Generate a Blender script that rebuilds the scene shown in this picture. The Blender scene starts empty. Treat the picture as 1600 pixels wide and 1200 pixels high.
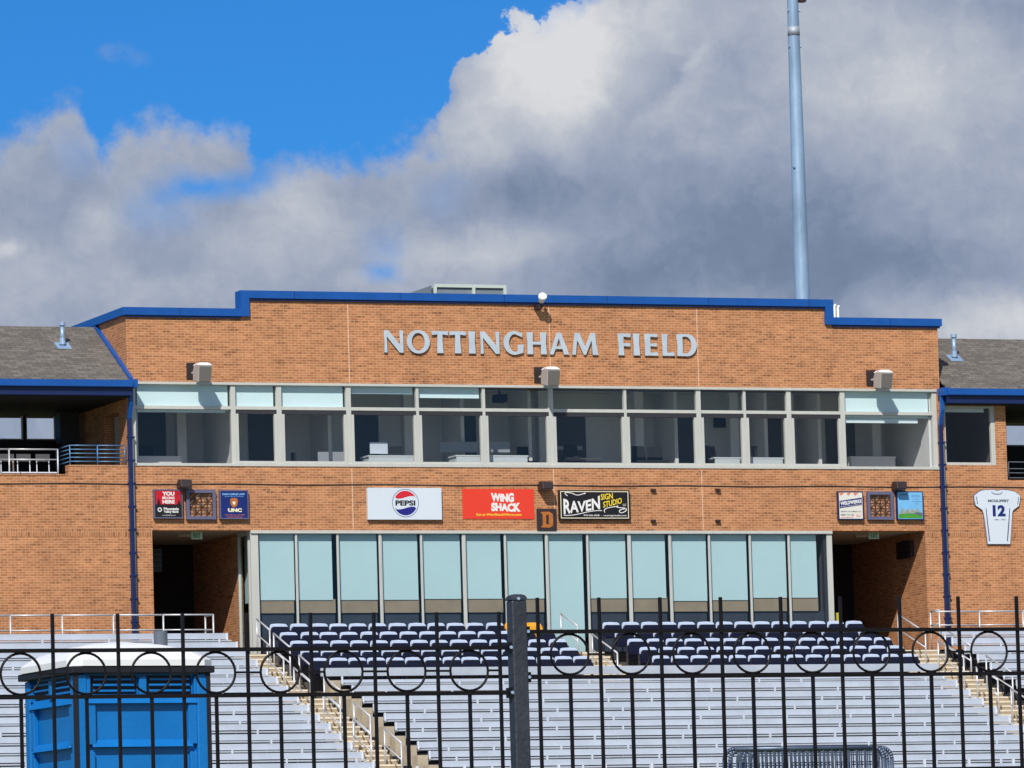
import bpy, bmesh, math, random
from mathutils import Vector, Matrix
random.seed(7)
sc = bpy.context.scene
COL = sc.collection
# ------------------------------------------------------------------ camera
FPX = 9611.0                                   # focal length in pixels of a 1600 px wide picture
YAW, PITCH, ROLL = math.radians(21.2156), math.radians(5.6818), math.radians(-1.6207)
CAM = Vector((-61.645, -156.855, 1.6))
fw = Vector((math.sin(YAW)*math.cos(PITCH), math.cos(YAW)*math.cos(PITCH), math.sin(PITCH)))
r0 = Vector((math.cos(YAW), -math.sin(YAW), 0)); u0 = r0.cross(fw)
rt = r0*math.cos(ROLL) + u0*math.sin(ROLL); up = -r0*math.sin(ROLL) + u0*math.cos(ROLL)
cd = bpy.data.cameras.new("camera"); cam = bpy.data.objects.new("camera", cd); COL.objects.link(cam)
cd.sensor_width = 36; cd.lens = FPX/1600*36; cd.clip_start = 1; cd.clip_end = 6000
M = Matrix((rt, up, -fw)).transposed().to_4x4(); M.translation = CAM; cam.matrix_world = M
sc.camera = cam
def ray(x, y): return fw + rt*(x-800)/FPX - up*(y-600)/FPX
def P(x, y, Y=0.0):
    "photo pixel -> (X, Z) on the real vertical plane at depth Y"
    d = ray(x, y); t = (Y-CAM.y)/d.y; return CAM.x+d.x*t, CAM.z+d.z*t
# ------------------------------------------------------------------ light
SUN = Vector((-.62, -1, 1.03)).normalized()
sl = bpy.data.lights.new("sun", 'SUN'); sl.energy = 4.2; sl.angle = math.radians(.53); sl.color = (1, .95, .87)
so = bpy.data.objects.new("sun", sl); COL.objects.link(so); so.rotation_euler = SUN.to_track_quat('Z', 'Y').to_euler()
so.location = (-60, -100, 100)
sc.view_settings.view_transform = 'Standard'; sc.view_settings.look = 'None'
sc.view_settings.exposure = 0; sc.view_settings.gamma = 1
sc.render.engine = 'CYCLES'
sc.cycles.max_bounces = 8; sc.cycles.transparent_max_bounces = 16
world = bpy.data.worlds.new("World"); sc.world = world; world.use_nodes = True
wn = world.node_tree.nodes; wl = world.node_tree.links; wn.clear()
def N(kind, **k):
    n = wn.new(kind)
    for a, b in k.items(): setattr(n, a, b)
    return n
def mth(op, a, b=None, c=None, clamp=False, nt=None):
    nodes, links = nt or (wn, wl)
    n = nodes.new('ShaderNodeMath'); n.operation = op; n.use_clamp = clamp
    for i, v in enumerate((a, b, c)):
        if v is None: continue
        if isinstance(v, (int, float)): n.inputs[i].default_value = v
        else: links.new(v, n.inputs[i])
    return n.outputs[0]
sky = N('ShaderNodeTexSky'); sky.sky_type = 'NISHITA'; sky.sun_disc = False
sky.sun_elevation = math.asin(SUN.z); sky.sun_rotation = math.atan2(SUN.x, SUN.y)
sky.altitude = 1400; sky.air_density = 1.0; sky.dust_density = .3; sky.ozone_density = 2
tc = N('ShaderNodeTexCoord'); sep = N('ShaderNodeSeparateXYZ'); wl.new(tc.outputs['Generated'], sep.inputs[0])
az = mth('ARCTAN2', sep.outputs[0], sep.outputs[1]); el = mth('ARCSINE', sep.outputs[2])
KA = FPX/100                                    # 1 unit = about 0.6 degree of sky
U = mth('MULTIPLY', mth('SUBTRACT', az, YAW), KA); V = mth('MULTIPLY', el, KA)
def uv(px, py):
    d = ray(px, py).normalized(); return (math.atan2(d.x, d.y)-YAW)*KA, math.asin(d.z)*KA
cuv = N('ShaderNodeCombineXYZ'); wl.new(U, cuv.inputs[0]); wl.new(V, cuv.inputs[1])
def noise(vec, scale, detail, rough, off=(0, 0, 0), lac=2.0, dist=0.0):
    mp = N('ShaderNodeVectorMath', operation='ADD'); wl.new(vec, mp.inputs[0]); mp.inputs[1].default_value = off
    n = N('ShaderNodeTexNoise'); wl.new(mp.outputs[0], n.inputs['Vector'])
    n.inputs['Scale'].default_value = scale; n.inputs['Detail'].default_value = detail
    n.inputs['Roughness'].default_value = rough; n.inputs['Lacunarity'].default_value = lac
    n.inputs['Distortion'].default_value = dist
    return n
wc = noise(cuv.outputs[0], .9, 6, .62)
wv = N('ShaderNodeVectorMath', operation='SUBTRACT'); wl.new(wc.outputs['Color'], wv.inputs[0]); wv.inputs[1].default_value = (.5, .5, .5)
wm = N('ShaderNodeVectorMath', operation='SCALE'); wl.new(wv.outputs[0], wm.inputs[0]); wm.inputs['Scale'].default_value = .75
wadd = N('ShaderNodeVectorMath', operation='ADD'); wl.new(cuv.outputs[0], wadd.inputs[0]); wl.new(wm.outputs[0], wadd.inputs[1])
WUV = wadd.outputs[0]
wsep = N('ShaderNodeSeparateXYZ'); wl.new(WUV, wsep.inputs[0])
# cloud bank: height of its upper edge along the horizon
edge = [(-260, 190), (-60, 235), (20, 205), (60, 172), (105, 150), (140, 185), (160, 235), (190, 210), (240, 198), (300, 192), (350, 180), (382, 205), (392, 240), (405, 262),
        (440, 246), (500, 246), (548, 244), (590, 222), (640, 200), (684, 190), (692, 150), (715, 95), (760, 55), (815, 25), (880, 5), (930, -40), (1050, -120), (1500, -160), (1900, -60)]
cr = N('ShaderNodeFloatCurve'); mp = cr.mapping; c = mp.curves[0]
U0, U1, V0, V1 = -12.0, 12.0, 0.0, 18.0
pts = []
for px, py in edge:
    a, b = uv(px, py); pts.append(((a-U0)/(U1-U0), (b-V0)/(V1-V0)))
pts = [(0, pts[0][1])] + [p for p in pts if 0.005 < p[0] < .995] + [(1, .75)]
c.points[0].location = pts[0]; c.points[1].location = pts[-1]
for p in pts[1:-1]: c.points.new(*p)
for p in c.points: p.handle_type = 'AUTO'
mp.update()
wl.new(mth('DIVIDE', mth('SUBTRACT', wsep.outputs[0], U0), U1-U0, clamp=True), cr.inputs['Value'])
H = mth('MULTIPLY', cr.outputs[0], V1-V0)
DEP = mth('SUBTRACT', H, wsep.outputs[1])       # how far inside the cloud bank
def mr(v, a, b, c0=0.0, c1=1.0, kind='SMOOTHSTEP'):
    n = N('ShaderNodeMapRange', interpolation_type=kind); wl.new(v, n.inputs['Value'])
    for i, q in zip(('From Min', 'From Max', 'To Min', 'To Max'), (a, b, c0, c1)): n.inputs[i].default_value = q
    return n.outputs['Result']
def blob(px, py, rx, ry, w, prev, vec=None):
    a, b = uv(px, py)
    s = N('ShaderNodeVectorMath', operation='SUBTRACT'); wl.new(vec or WUV, s.inputs[0]); s.inputs[1].default_value = (a, b, 0)
    m = N('ShaderNodeVectorMath', operation='MULTIPLY'); wl.new(s.outputs[0], m.inputs[0]); m.inputs[1].default_value = (100/rx, 100/ry, 0)
    l = N('ShaderNodeVectorMath', operation='LENGTH'); wl.new(m.outputs[0], l.inputs[0])
    return mth('MULTIPLY_ADD', mr(l.outputs['Value'], 0, 1, 1, 0), w, prev)
fine = noise(cuv.outputs[0], 1.6, 9, .6, (3, 7, 1)).outputs['Fac']
finec = mth('SUBTRACT', fine, .5)
# softness of the edge: crisp round the bright cumulus, soft elsewhere
crisp = blob(790, 60, 260, 240, 1.0, 0.0)
dsum = mth('MULTIPLY_ADD', finec, 1.3, DEP)
soft = mr(dsum, -.15, .5); hard = mr(dsum, -.03, .08)
cov = mth('ADD', mth('MULTIPLY', soft, mth('SUBTRACT', 1, crisp)), mth('MULTIPLY', hard, crisp))
holes = 0.0
for q in [(320, 292, 120, 42, .8), (395, 280, 60, 50, .4), (430, 265, 60, 50, .3), (600, 432, 60, 28, .6), (600, 385, 60, 70, .25), (690, 300, 70, 60, .16), (120, 245, 60, 60, .25), (250, 330, 90, 60, .3), (180, 120, 10, 10, .0)]:
    holes = blob(*q, holes)
cov = mth('MULTIPLY', cov, mth('SUBTRACT', 1, mth('MULTIPLY', holes, mth('MULTIPLY_ADD', finec, 1.2, 1.0), clamp=True)), clamp=True)
wisp = blob(190, 85, 55, 26, .38, 0.0)
cov = mth('MAXIMUM', cov, mth('MULTIPLY', wisp, mr(fine, .3, .7)))
inwin = mth('MULTIPLY', mr(mth('ABSOLUTE', U), 13, 20, 1, 0), mr(V, 17, 26, 1, 0))
gn = noise(tc.outputs['Generated'], 2.2, 8, .55, (5, 2, 9)).outputs['Fac']
cov = mth('ADD', mth('MULTIPLY', cov, inwin), mth('MULTIPLY', mr(gn, .44, .58), mth('SUBTRACT', 1, inwin)))
# brightness of the clouds (0 = slate grey underside, 1 = sunlit white)
tone = .54
for q in [(860, 110, 240, 190, .46), (900, 30, 260, 140, .26), (740, 230, 110, 110, .16), (1060, 20, 110, 130, .18), (1420, 130, 320, 150, .24), (1300, 20, 220, 80, .14),
          (1000, 250, 260, 130, -.06), (1130, 90, 90, 120, -.05), (1200, 380, 430, 170, -.34), (820, 300, 230, 90, -.22), (950, 440, 250, 80, -.14), (1420, 430, 300, 90, -.12),
          (770, 385, 170, 55, .26), (640, 400, 90, 60, .12), (1560, 505, 220, 75, .34), (1380, 470, 110, 40, .10), (1590, 20, 110, 100, -.16),
          (470, 330, 120, 110, .20), (370, 390, 130, 60, .12), (330, 200, 130, 60, .14), (200, 230, 90, 70, .06), (100, 200, 130, 70, .04),
          (60, 300, 150, 80, -.08), (260, 400, 90, 70, -.12), (150, 350, 60, 60, .16), (10, 390, 40, 25, .22), (90, 420, 220, 80, .12), (260, 450, 200, 50, .08), (560, 440, 70, 25, .12), (560, 300, 90, 60, -.06)]:
    tone = blob(*q, tone)
a_, b_ = uv(1125, 0), uv(965, 240)
dx, dy = b_[0]-a_[0], b_[1]-a_[1]; ln = math.hypot(dx, dy)
sd_ = mth('MULTIPLY_ADD', wsep.outputs[0], dy/ln, mth('MULTIPLY_ADD', wsep.outputs[1], -dx/ln, -(a_[0]*dy/ln-a_[1]*dx/ln)))
sd_ = mth('MULTIPLY_ADD', finec, .8, sd_)
lit = mth('MULTIPLY', mr(sd_, -.25, .12, -1, 1), blob(1040, 110, 200, 190, 1.0, 0.0))
tone = mth('MULTIPLY_ADD', lit, -.13, tone)
n2 = noise(WUV, .55, 10, .58, (11, 3, 2), dist=.4).outputs['Fac']
n3 = noise(WUV, 2.4, 8, .6, (1, 13, 4), dist=.3).outputs['Fac']
tone = mth('MULTIPLY_ADD', mth('SUBTRACT', n2, .5), .42, tone)
tone = mth('MULTIPLY_ADD', mth('SUBTRACT', n3, .5), .30, tone)
tone = mth('ADD', mth('MULTIPLY', tone, inwin), mth('MULTIPLY', mth('MULTIPLY_ADD', mth('SUBTRACT', n2, .5), 1.0, .62), mth('SUBTRACT', 1, inwin)))
rp = N('ShaderNodeValToRGB'); wl.new(tone, rp.inputs[0])
E = rp.color_ramp.elements
def s2l(c): return tuple((v/255/12.92 if v/255 <= .04045 else ((v/255+.055)/1.055)**2.4) for v in c)
E[0].position = 0; E[0].color = s2l((104, 120, 147))+(1,)
E[1].position = 1; E[1].color = s2l((218, 219, 222))+(1,)
for p, cc in ((.25, (120, 136, 163)), (.5, (153, 164, 186)), (.75, (184, 190, 202))):
    e = E.new(p); e.color = s2l(cc)+(1,)
tint = N('ShaderNodeMix', data_type='RGBA', blend_type='MULTIPLY'); tint.inputs['Factor'].default_value = 1
wl.new(sky.outputs[0], tint.inputs[6]); tint.inputs[7].default_value = (.13, .50, .95, 1)
bg1 = N('ShaderNodeBackground'); wl.new(tint.outputs[2], bg1.inputs[0]); bg1.inputs[1].default_value = .1
bg2 = N('ShaderNodeBackground'); wl.new(rp.outputs[0], bg2.inputs[0]); bg2.inputs[1].default_value = 1.0
mx = N('ShaderNodeMixShader'); wl.new(cov, mx.inputs[0]); wl.new(bg1.outputs[0], mx.inputs[1]); wl.new(bg2.outputs[0], mx.inputs[2])
wo = N('ShaderNodeOutputWorld'); wl.new(mx.outputs[0], wo.inputs[0])
# ------------------------------------------------------------------ materials
def L(*c): return s2l(c)+(1,)
def mat(name, col, rough=.6, metal=0.0, var=0.0, vscale=3.0, bump=0.0, bscale=40, spec=.5, trans=0.0, streak=0.0):
    m = bpy.data.materials.new(name); m.use_nodes = True; nt = m.node_tree; b = nt.nodes['Principled BSDF']
    b.inputs['Base Color'].default_value = col; b.inputs['Roughness'].default_value = rough; b.inputs['Metallic'].default_value = metal
    b.inputs['Specular IOR Level'].default_value = spec
    if trans: pass
    g = nt.nodes.new('ShaderNodeNewGeometry')
    if var:
        mpn = nt.nodes.new('ShaderNodeMapping'); nt.links.new(g.outputs['Position'], mpn.inputs[0])
        mpn.inputs['Scale'].default_value = (1, 1, streak if streak else 1)
        n = nt.nodes.new('ShaderNodeTexNoise'); n.inputs['Scale'].default_value = vscale; n.inputs['Detail'].default_value = 6; n.inputs['Roughness'].default_value = .65
        nt.links.new(mpn.outputs[0], n.inputs['Vector'])
        r = nt.nodes.new('ShaderNodeMapRange'); r.inputs['From Min'].default_value = .25; r.inputs['From Max'].default_value = .75
        r.inputs['To Min'].default_value = 1-var; r.inputs['To Max'].default_value = 1+var
        nt.links.new(n.outputs['Fac'], r.inputs['Value'])
        x = nt.nodes.new('ShaderNodeVectorMath'); x.operation = 'SCALE'; x.inputs[0].default_value = col[:3]
        nt.links.new(r.outputs['Result'], x.inputs['Scale']); nt.links.new(x.outputs[0], b.inputs['Base Color'])
        r2 = nt.nodes.new('ShaderNodeMapRange'); r2.inputs['To Min'].default_value = max(0, rough-.12); r2.inputs['To Max'].default_value = min(1, rough+.12)
        nt.links.new(n.outputs['Fac'], r2.inputs['Value']); nt.links.new(r2.outputs['Result'], b.inputs['Roughness'])
    if bump:
        n = nt.nodes.new('ShaderNodeTexNoise'); n.inputs['Scale'].default_value = bscale; n.inputs['Detail'].default_value = 4
        nt.links.new(g.outputs['Position'], n.inputs['Vector'])
        bp = nt.nodes.new('ShaderNodeBump'); bp.inputs['Strength'].default_value = bump; bp.inputs['Distance'].default_value = .02
        nt.links.new(n.outputs['Fac'], bp.inputs['Height']); nt.links.new(bp.outputs[0], b.inputs['Normal'])
    return m
def brick_mat(name, bw, rh, mortar=.009, soldier=False, k=1.0):
    m = bpy.data.materials.new(name); m.use_nodes = True; nt = m.node_tree; n, l = nt.nodes, nt.links
    b = n['Principled BSDF']; b.inputs['Roughness'].default_value = .85; b.inputs['Specular IOR Level'].default_value = .25
    g = n.new('ShaderNodeNewGeometry'); s = n.new('ShaderNodeSeparateXYZ'); l.new(g.outputs['Position'], s.inputs[0])
    u = mth('ADD', s.outputs[0], s.outputs[1], nt=(n, l)); u = mth('ADD', u, 100.0, nt=(n, l))
    cb = n.new('ShaderNodeCombineXYZ'); l.new(u, cb.inputs[0]); l.new(s.outputs[2], cb.inputs[1])
    def br(c1, c2, mo, bias, off):
        t = n.new('ShaderNodeTexBrick'); l.new(cb.outputs[0], t.inputs['Vector']); t.inputs['Scale'].default_value = 1
        t.inputs['Brick Width'].default_value = bw; t.inputs['Row Height'].default_value = rh; t.inputs['Mortar Size'].default_value = mortar/2
        t.inputs['Mortar Smooth'].default_value = .25; t.inputs['Bias'].default_value = bias
        t.inputs['Color1'].default_value = c1; t.inputs['Color2'].default_value = c2; t.inputs['Mortar'].default_value = mo
        t.offset = 0.0 if soldier else .5
        return t
    t = br(L(192, 133, 91), L(166, 108, 71), L(230, 187, 151), -.2, .5)
    # second random per-brick value for a few darker and lighter bricks
    cell = n.new('ShaderNodeVectorMath'); cell.operation = 'MULTIPLY'; l.new(cb.outputs[0], cell.inputs[0]); cell.inputs[1].default_value = (1/bw, 1/rh, 0)
    sp = n.new('ShaderNodeSeparateXYZ'); l.new(cell.outputs[0], sp.inputs[0])
    row = mth('FLOOR', sp.outputs[1], nt=(n, l))
    half = mth('MULTIPLY', mth('MODULO', row, 2.0, nt=(n, l)), 0.0 if soldier else .5, nt=(n, l))
    colm = mth('FLOOR', mth('ADD', sp.outputs[0], half, nt=(n, l)), nt=(n, l))
    cc = n.new('ShaderNodeCombineXYZ'); l.new(colm, cc.inputs[0]); l.new(row, cc.inputs[1])
    wn_ = n.new('ShaderNodeTexWhiteNoise'); wn_.noise_dimensions = '2D'; l.new(cc.outputs[0], wn_.inputs['Vector'])
    big = n.new('ShaderNodeTexNoise'); l.new(cb.outputs[0], big.inputs['Vector']); big.inputs['Scale'].default_value = .7; big.inputs['Detail'].default_value = 5
    blot = n.new('ShaderNodeTexNoise'); l.new(cc.outputs[0], blot.inputs['Vector']); blot.inputs['Scale'].default_value = .23; blot.inputs['Detail'].default_value = 3
    rr = n.new('ShaderNodeValToRGB'); l.new(wn_.outputs['Value'], rr.inputs[0])
    e = rr.color_ramp.elements; e[0].position = 0; e[0].color = (.56, .54, .52, 1); e[1].position = 1; e[1].color = (1.12, 1.12, 1.1, 1)
    for p, v in ((.05, .72), (.14, .88), (.6, .98), (.85, 1.04)):
        q = e.new(p); q.color = (v, v, v, 1)
    f1 = mth('MULTIPLY_ADD', big.outputs['Fac'], .34, .83, nt=(n, l)); f2 = mth('MULTIPLY_ADD', blot.outputs['Fac'], .32, .84, nt=(n, l))
    stv = n.new('ShaderNodeVectorMath'); stv.operation = 'MULTIPLY'; l.new(cb.outputs[0], stv.inputs[0]); stv.inputs[1].default_value = (1.6, .16, 1)
    stn = n.new('ShaderNodeTexNoise'); l.new(stv.outputs[0], stn.inputs['Vector']); stn.inputs['Scale'].default_value = 1.3; stn.inputs['Detail'].default_value = 5
    f3 = mth('MULTIPLY_ADD', stn.outputs['Fac'], .30, .82*k, nt=(n, l))
    f = mth('MULTIPLY', mth('MULTIPLY', f1, f2, nt=(n, l)), f3, nt=(n, l))
    mxn = n.new('ShaderNodeMix'); mxn.data_type = 'RGBA'; mxn.blend_type = 'MULTIPLY'
    l.new(mth('SUBTRACT', 1.0, t.outputs['Fac'], nt=(n, l)), mxn.inputs['Factor']); l.new(t.outputs['Color'], mxn.inputs[6]); l.new(rr.outputs[0], mxn.inputs[7])
    sc_ = n.new('ShaderNodeVectorMath'); sc_.operation = 'SCALE'; l.new(mxn.outputs[2], sc_.inputs[0]); l.new(f, sc_.inputs['Scale'])
    l.new(sc_.outputs[0], b.inputs['Base Color'])
    bp = n.new('ShaderNodeBump'); bp.inputs['Strength'].default_value = .5; bp.inputs['Distance'].default_value = .006; bp.invert = True
    l.new(t.outputs['Fac'], bp.inputs['Height']); l.new(bp.outputs[0], b.inputs['Normal'])
    return m
BRICK = brick_mat('brick', .2032, .0677)
SOLD = brick_mat('brick_soldier', .0677, .198, soldier=True, k=.9)
BLUE = mat('blue_metal', L(14, 82, 162), .42, 0, .12, 1.5)
NAVY = mat('navy_metal', L(14, 34, 86), .45, 0, .1, 2)
FRAME = mat('aluminium_frame', L(196, 197, 191), .5, 0, .07, 4, streak=.2)
FRAMED = mat('dark_gasket', L(48, 48, 54), .6)
ALU = mat('bench_aluminium', L(189, 197, 209), .45, .12, .12, 1.2)
ALUW = mat('bench_bracket', L(218, 224, 236), .45, .1)
CONC = mat('concrete', L(176, 160, 134), .9, 0, .22, 2.2, .4)
CONCL = mat('concrete_nosing', L(228, 216, 194), .85, 0, .12, 3)
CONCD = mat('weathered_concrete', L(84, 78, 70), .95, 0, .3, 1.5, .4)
CONCG = mat('grey_end_block', L(178, 166, 144), .9, 0, .2, 3)
TERR = mat('terrace_shade_concrete', L(52, 50, 52), .95, 0, .3, 1.5, .4)  # concrete darkened so the gaps between the benches read as shade
DARK = mat('dark_void', L(16, 15, 18), .9)
RAILW = mat('galvanised_rail', L(206, 208, 212), .4, .3, .08, 3)
SEATB = mat('seat_backrest_glare', L(188, 202, 226), .32, 0, .08, 6)  # pale colour stands for sun glare on navy backrests
SEATN = mat('seat_navy_plastic', L(9, 12, 42), .42, 0, .1, 6)
GOLD = mat('seat_gold_plastic', L(235, 165, 40), .4)
BLACK = mat('black_fence_paint', L(12, 7, 12), .5, 0, .25, 30, spec=.3)
POSTM = mat('post_paint', L(48, 52, 62), .5, 0, .3, 14, .2, 60)
BRONZE = mat('dark_bronze', L(52, 40, 42), .5, 0, .1, 6)
FLOODG = mat('flood_grey', L(176, 172, 168), .45, 0, .06, 5)
FLOODW = mat('flood_white', L(235, 235, 232), .4)
FLOODL = mat('flood_lens', L(120, 116, 114), .25)
WHITE = mat('white_board', L(214, 224, 234), .4, 0, .03, 1)
GALV = mat('galvanised_steel', L(150, 176, 204), .42, .25, .25, 1.6, streak=.4)
LETTER = mat('brushed_letter_metal', L(196, 208, 218), .45, .15, .12, 2.5)
SHADE = mat('roller_shade', L(216, 234, 236), .8, 0, .03, .8)
SHADEL = mat('lower_roller_shade', L(188, 211, 214), .8, 0, .035, .6)
TAN = mat('tan_sill_panel', L(150, 130, 108), .7, 0, .15, 2)
IWALL = mat('interior_wall', L(214, 214, 212), .8, 0, .12, .6)
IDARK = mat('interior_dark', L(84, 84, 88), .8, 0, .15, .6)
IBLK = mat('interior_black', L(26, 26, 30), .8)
DESK = mat('desk_laminate', L(196, 204, 206), .6, 0, .06, 2)
CEIL = mat('ceiling_tile', L(206, 204, 198), .85, 0, .1, .5)
SOFF = mat('soffit_plaster', L(190, 178, 160), .85, 0, .08, .8)
PASS = mat('passage_shade_brown', L(44, 34, 30), .9, 0, .2, 1)  # near-black brown: the shade of the passages is put into this colour
PBLUE = mat('toilet_blue_plastic', L(6, 112, 188), .4, 0, .10, 2.4, .15, 25)
PWHITE = mat('toilet_white_roof', L(232, 234, 236), .5, 0, .04, 2)
PBLACK = mat('toilet_black_trim', L(20, 20, 30), .6)
GREYP = mat('grey_vent_pipe', L(92, 100, 112), .6)
STEELB = mat('barrier_steel', L(98, 112, 134), .38, .5, .15, 4)
GRASS = mat('dry_grass', L(104, 108, 62), .95, 0, .35, 1.2, .5, 12)
RED = mat('sign_red', L(232, 62, 40), .5); DRED = mat('sign_crimson', L(190, 16, 36), .5, 0, .3, 3)
SBLK = mat('sign_black', L(22, 20, 24), .5); SNAVY = mat('sign_navy', L(10, 36, 110), .5, 0, .12, 3)
PRED = mat('emblem_red', L(210, 30, 50), .5); PBLU = mat('emblem_blue', L(30, 30, 130), .5)
SYEL = mat('sign_yellow', L(244, 214, 60), .5); SCRM = mat('sign_cream', L(238, 232, 200), .5); LBLUE = mat('lettering_light_blue', L(130, 190, 240), .5)
SORG = mat('sign_orange_gold', L(178, 106, 44), .5, 0, .2, 6); GREEN = mat('exit_green', L(24, 110, 60), .5); EXB = mat('exit_board', L(196, 216, 190), .5)
SKYB = mat('picture_sky_blue', L(118, 186, 236), .5, 0, .12, 2.5); SGRN = mat('picture_green', L(72, 150, 50), .5, 0, .3, 8); SGRY = mat('picture_tree_grey', L(150, 160, 150), .6, 0, .3, 12)
SALM = mat('sign_salmon', L(222, 130, 110), .5); PURP = mat('frame_purple_grey', L(98, 98, 128), .5, 0, .08, 4)
def glass_mat(name, tint, rough=.0, refl=1.0):
    m = bpy.data.materials.new(name); m.use_nodes = True; n, l = m.node_tree.nodes, m.node_tree.links; n.clear()
    t = n.new('ShaderNodeBsdfTransparent'); t.inputs[0].default_value = tint+(1,)
    g = n.new('ShaderNodeBsdfGlossy'); g.inputs['Roughness'].default_value = rough; g.inputs[0].default_value = (1, 1, 1, 1)
    gz = n.new('ShaderNodeNewGeometry'); dp = n.new('ShaderNodeVectorMath'); dp.operation = 'DOT_PRODUCT'
    l.new(gz.outputs['Normal'], dp.inputs[0]); l.new(gz.outputs['Incoming'], dp.inputs[1])
    frv = mth('MULTIPLY_ADD', mth('POWER', mth('SUBTRACT', 1.0, mth('ABSOLUTE', dp.outputs['Value'], nt=(n, l)), nt=(n, l)), 5.0, nt=(n, l)), .92, .035, nt=(n, l))
    x = n.new('ShaderNodeMixShader'); l.new(mth('MULTIPLY', frv, refl, nt=(n, l)), x.inputs[0]); l.new(t.outputs[0], x.inputs[1]); l.new(g.outputs[0], x.inputs[2])
    gg = n.new('ShaderNodeNewGeometry'); nn = n.new('ShaderNodeTexNoise'); nn.inputs['Scale'].default_value = .8; l.new(gg.outputs['Position'], nn.inputs['Vector'])
    bp = n.new('ShaderNodeBump'); bp.inputs['Strength'].default_value = .03; bp.inputs['Distance'].default_value = .05
    l.new(nn.outputs['Fac'], bp.inputs['Height']); l.new(bp.outputs[0], g.inputs['Normal'])
    o = n.new('ShaderNodeOutputMaterial'); l.new(x.outputs[0], o.inputs[0]); return m
GLASS = glass_mat('window_glass', (.92, .96, .97)); GLASSD = glass_mat('tinted_glass', (.94, .95, .96))
GLASSL = glass_mat('lower_window_glass', (.89, .95, .96))
SKYPANE = glass_mat('gallery_glass', (.92, .96, 1.0))
def roof_mat():
    m = mat('asphalt_shingles', L(112, 106, 100), .9, 0, .15, 2, .5, 60); n, l = m.node_tree.nodes, m.node_tree.links
    b = n['Principled BSDF']; g = n.new('ShaderNodeNewGeometry'); s = n.new('ShaderNodeSeparateXYZ'); l.new(g.outputs['Position'], s.inputs[0])
    cb = n.new('ShaderNodeCombineXYZ'); l.new(mth('ADD', s.outputs[0], 100.0, nt=(n, l)), cb.inputs[0]); l.new(mth('MULTIPLY', s.outputs[1], 1.16, nt=(n, l)), cb.inputs[1])
    t = n.new('ShaderNodeTexBrick'); l.new(cb.outputs[0], t.inputs['Vector']); t.inputs['Scale'].default_value = 1; t.inputs['Brick Width'].default_value = .3
    t.inputs['Row Height'].default_value = .14; t.inputs['Mortar Size'].default_value = .006; t.inputs['Bias'].default_value = -.2
    t.inputs['Color1'].default_value = L(106, 100, 94); t.inputs['Color2'].default_value = L(132, 126, 117); t.inputs['Mortar'].default_value = L(62, 58, 56)
    v = n.new('ShaderNodeTexNoise'); v.inputs['Scale'].default_value = 7; v.inputs['Detail'].default_value = 9; v.inputs['Roughness'].default_value = .75; l.new(cb.outputs[0], v.inputs['Vector'])
    x = n.new('ShaderNodeVectorMath'); x.operation = 'SCALE'; l.new(t.outputs['Color'], x.inputs[0]); l.new(mth('MULTIPLY_ADD', v.outputs['Fac'], 1.5, .12, nt=(n, l)), x.inputs['Scale'])
    l.new(x.outputs[0], b.inputs['Base Color']); return m
SHING = roof_mat()
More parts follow.
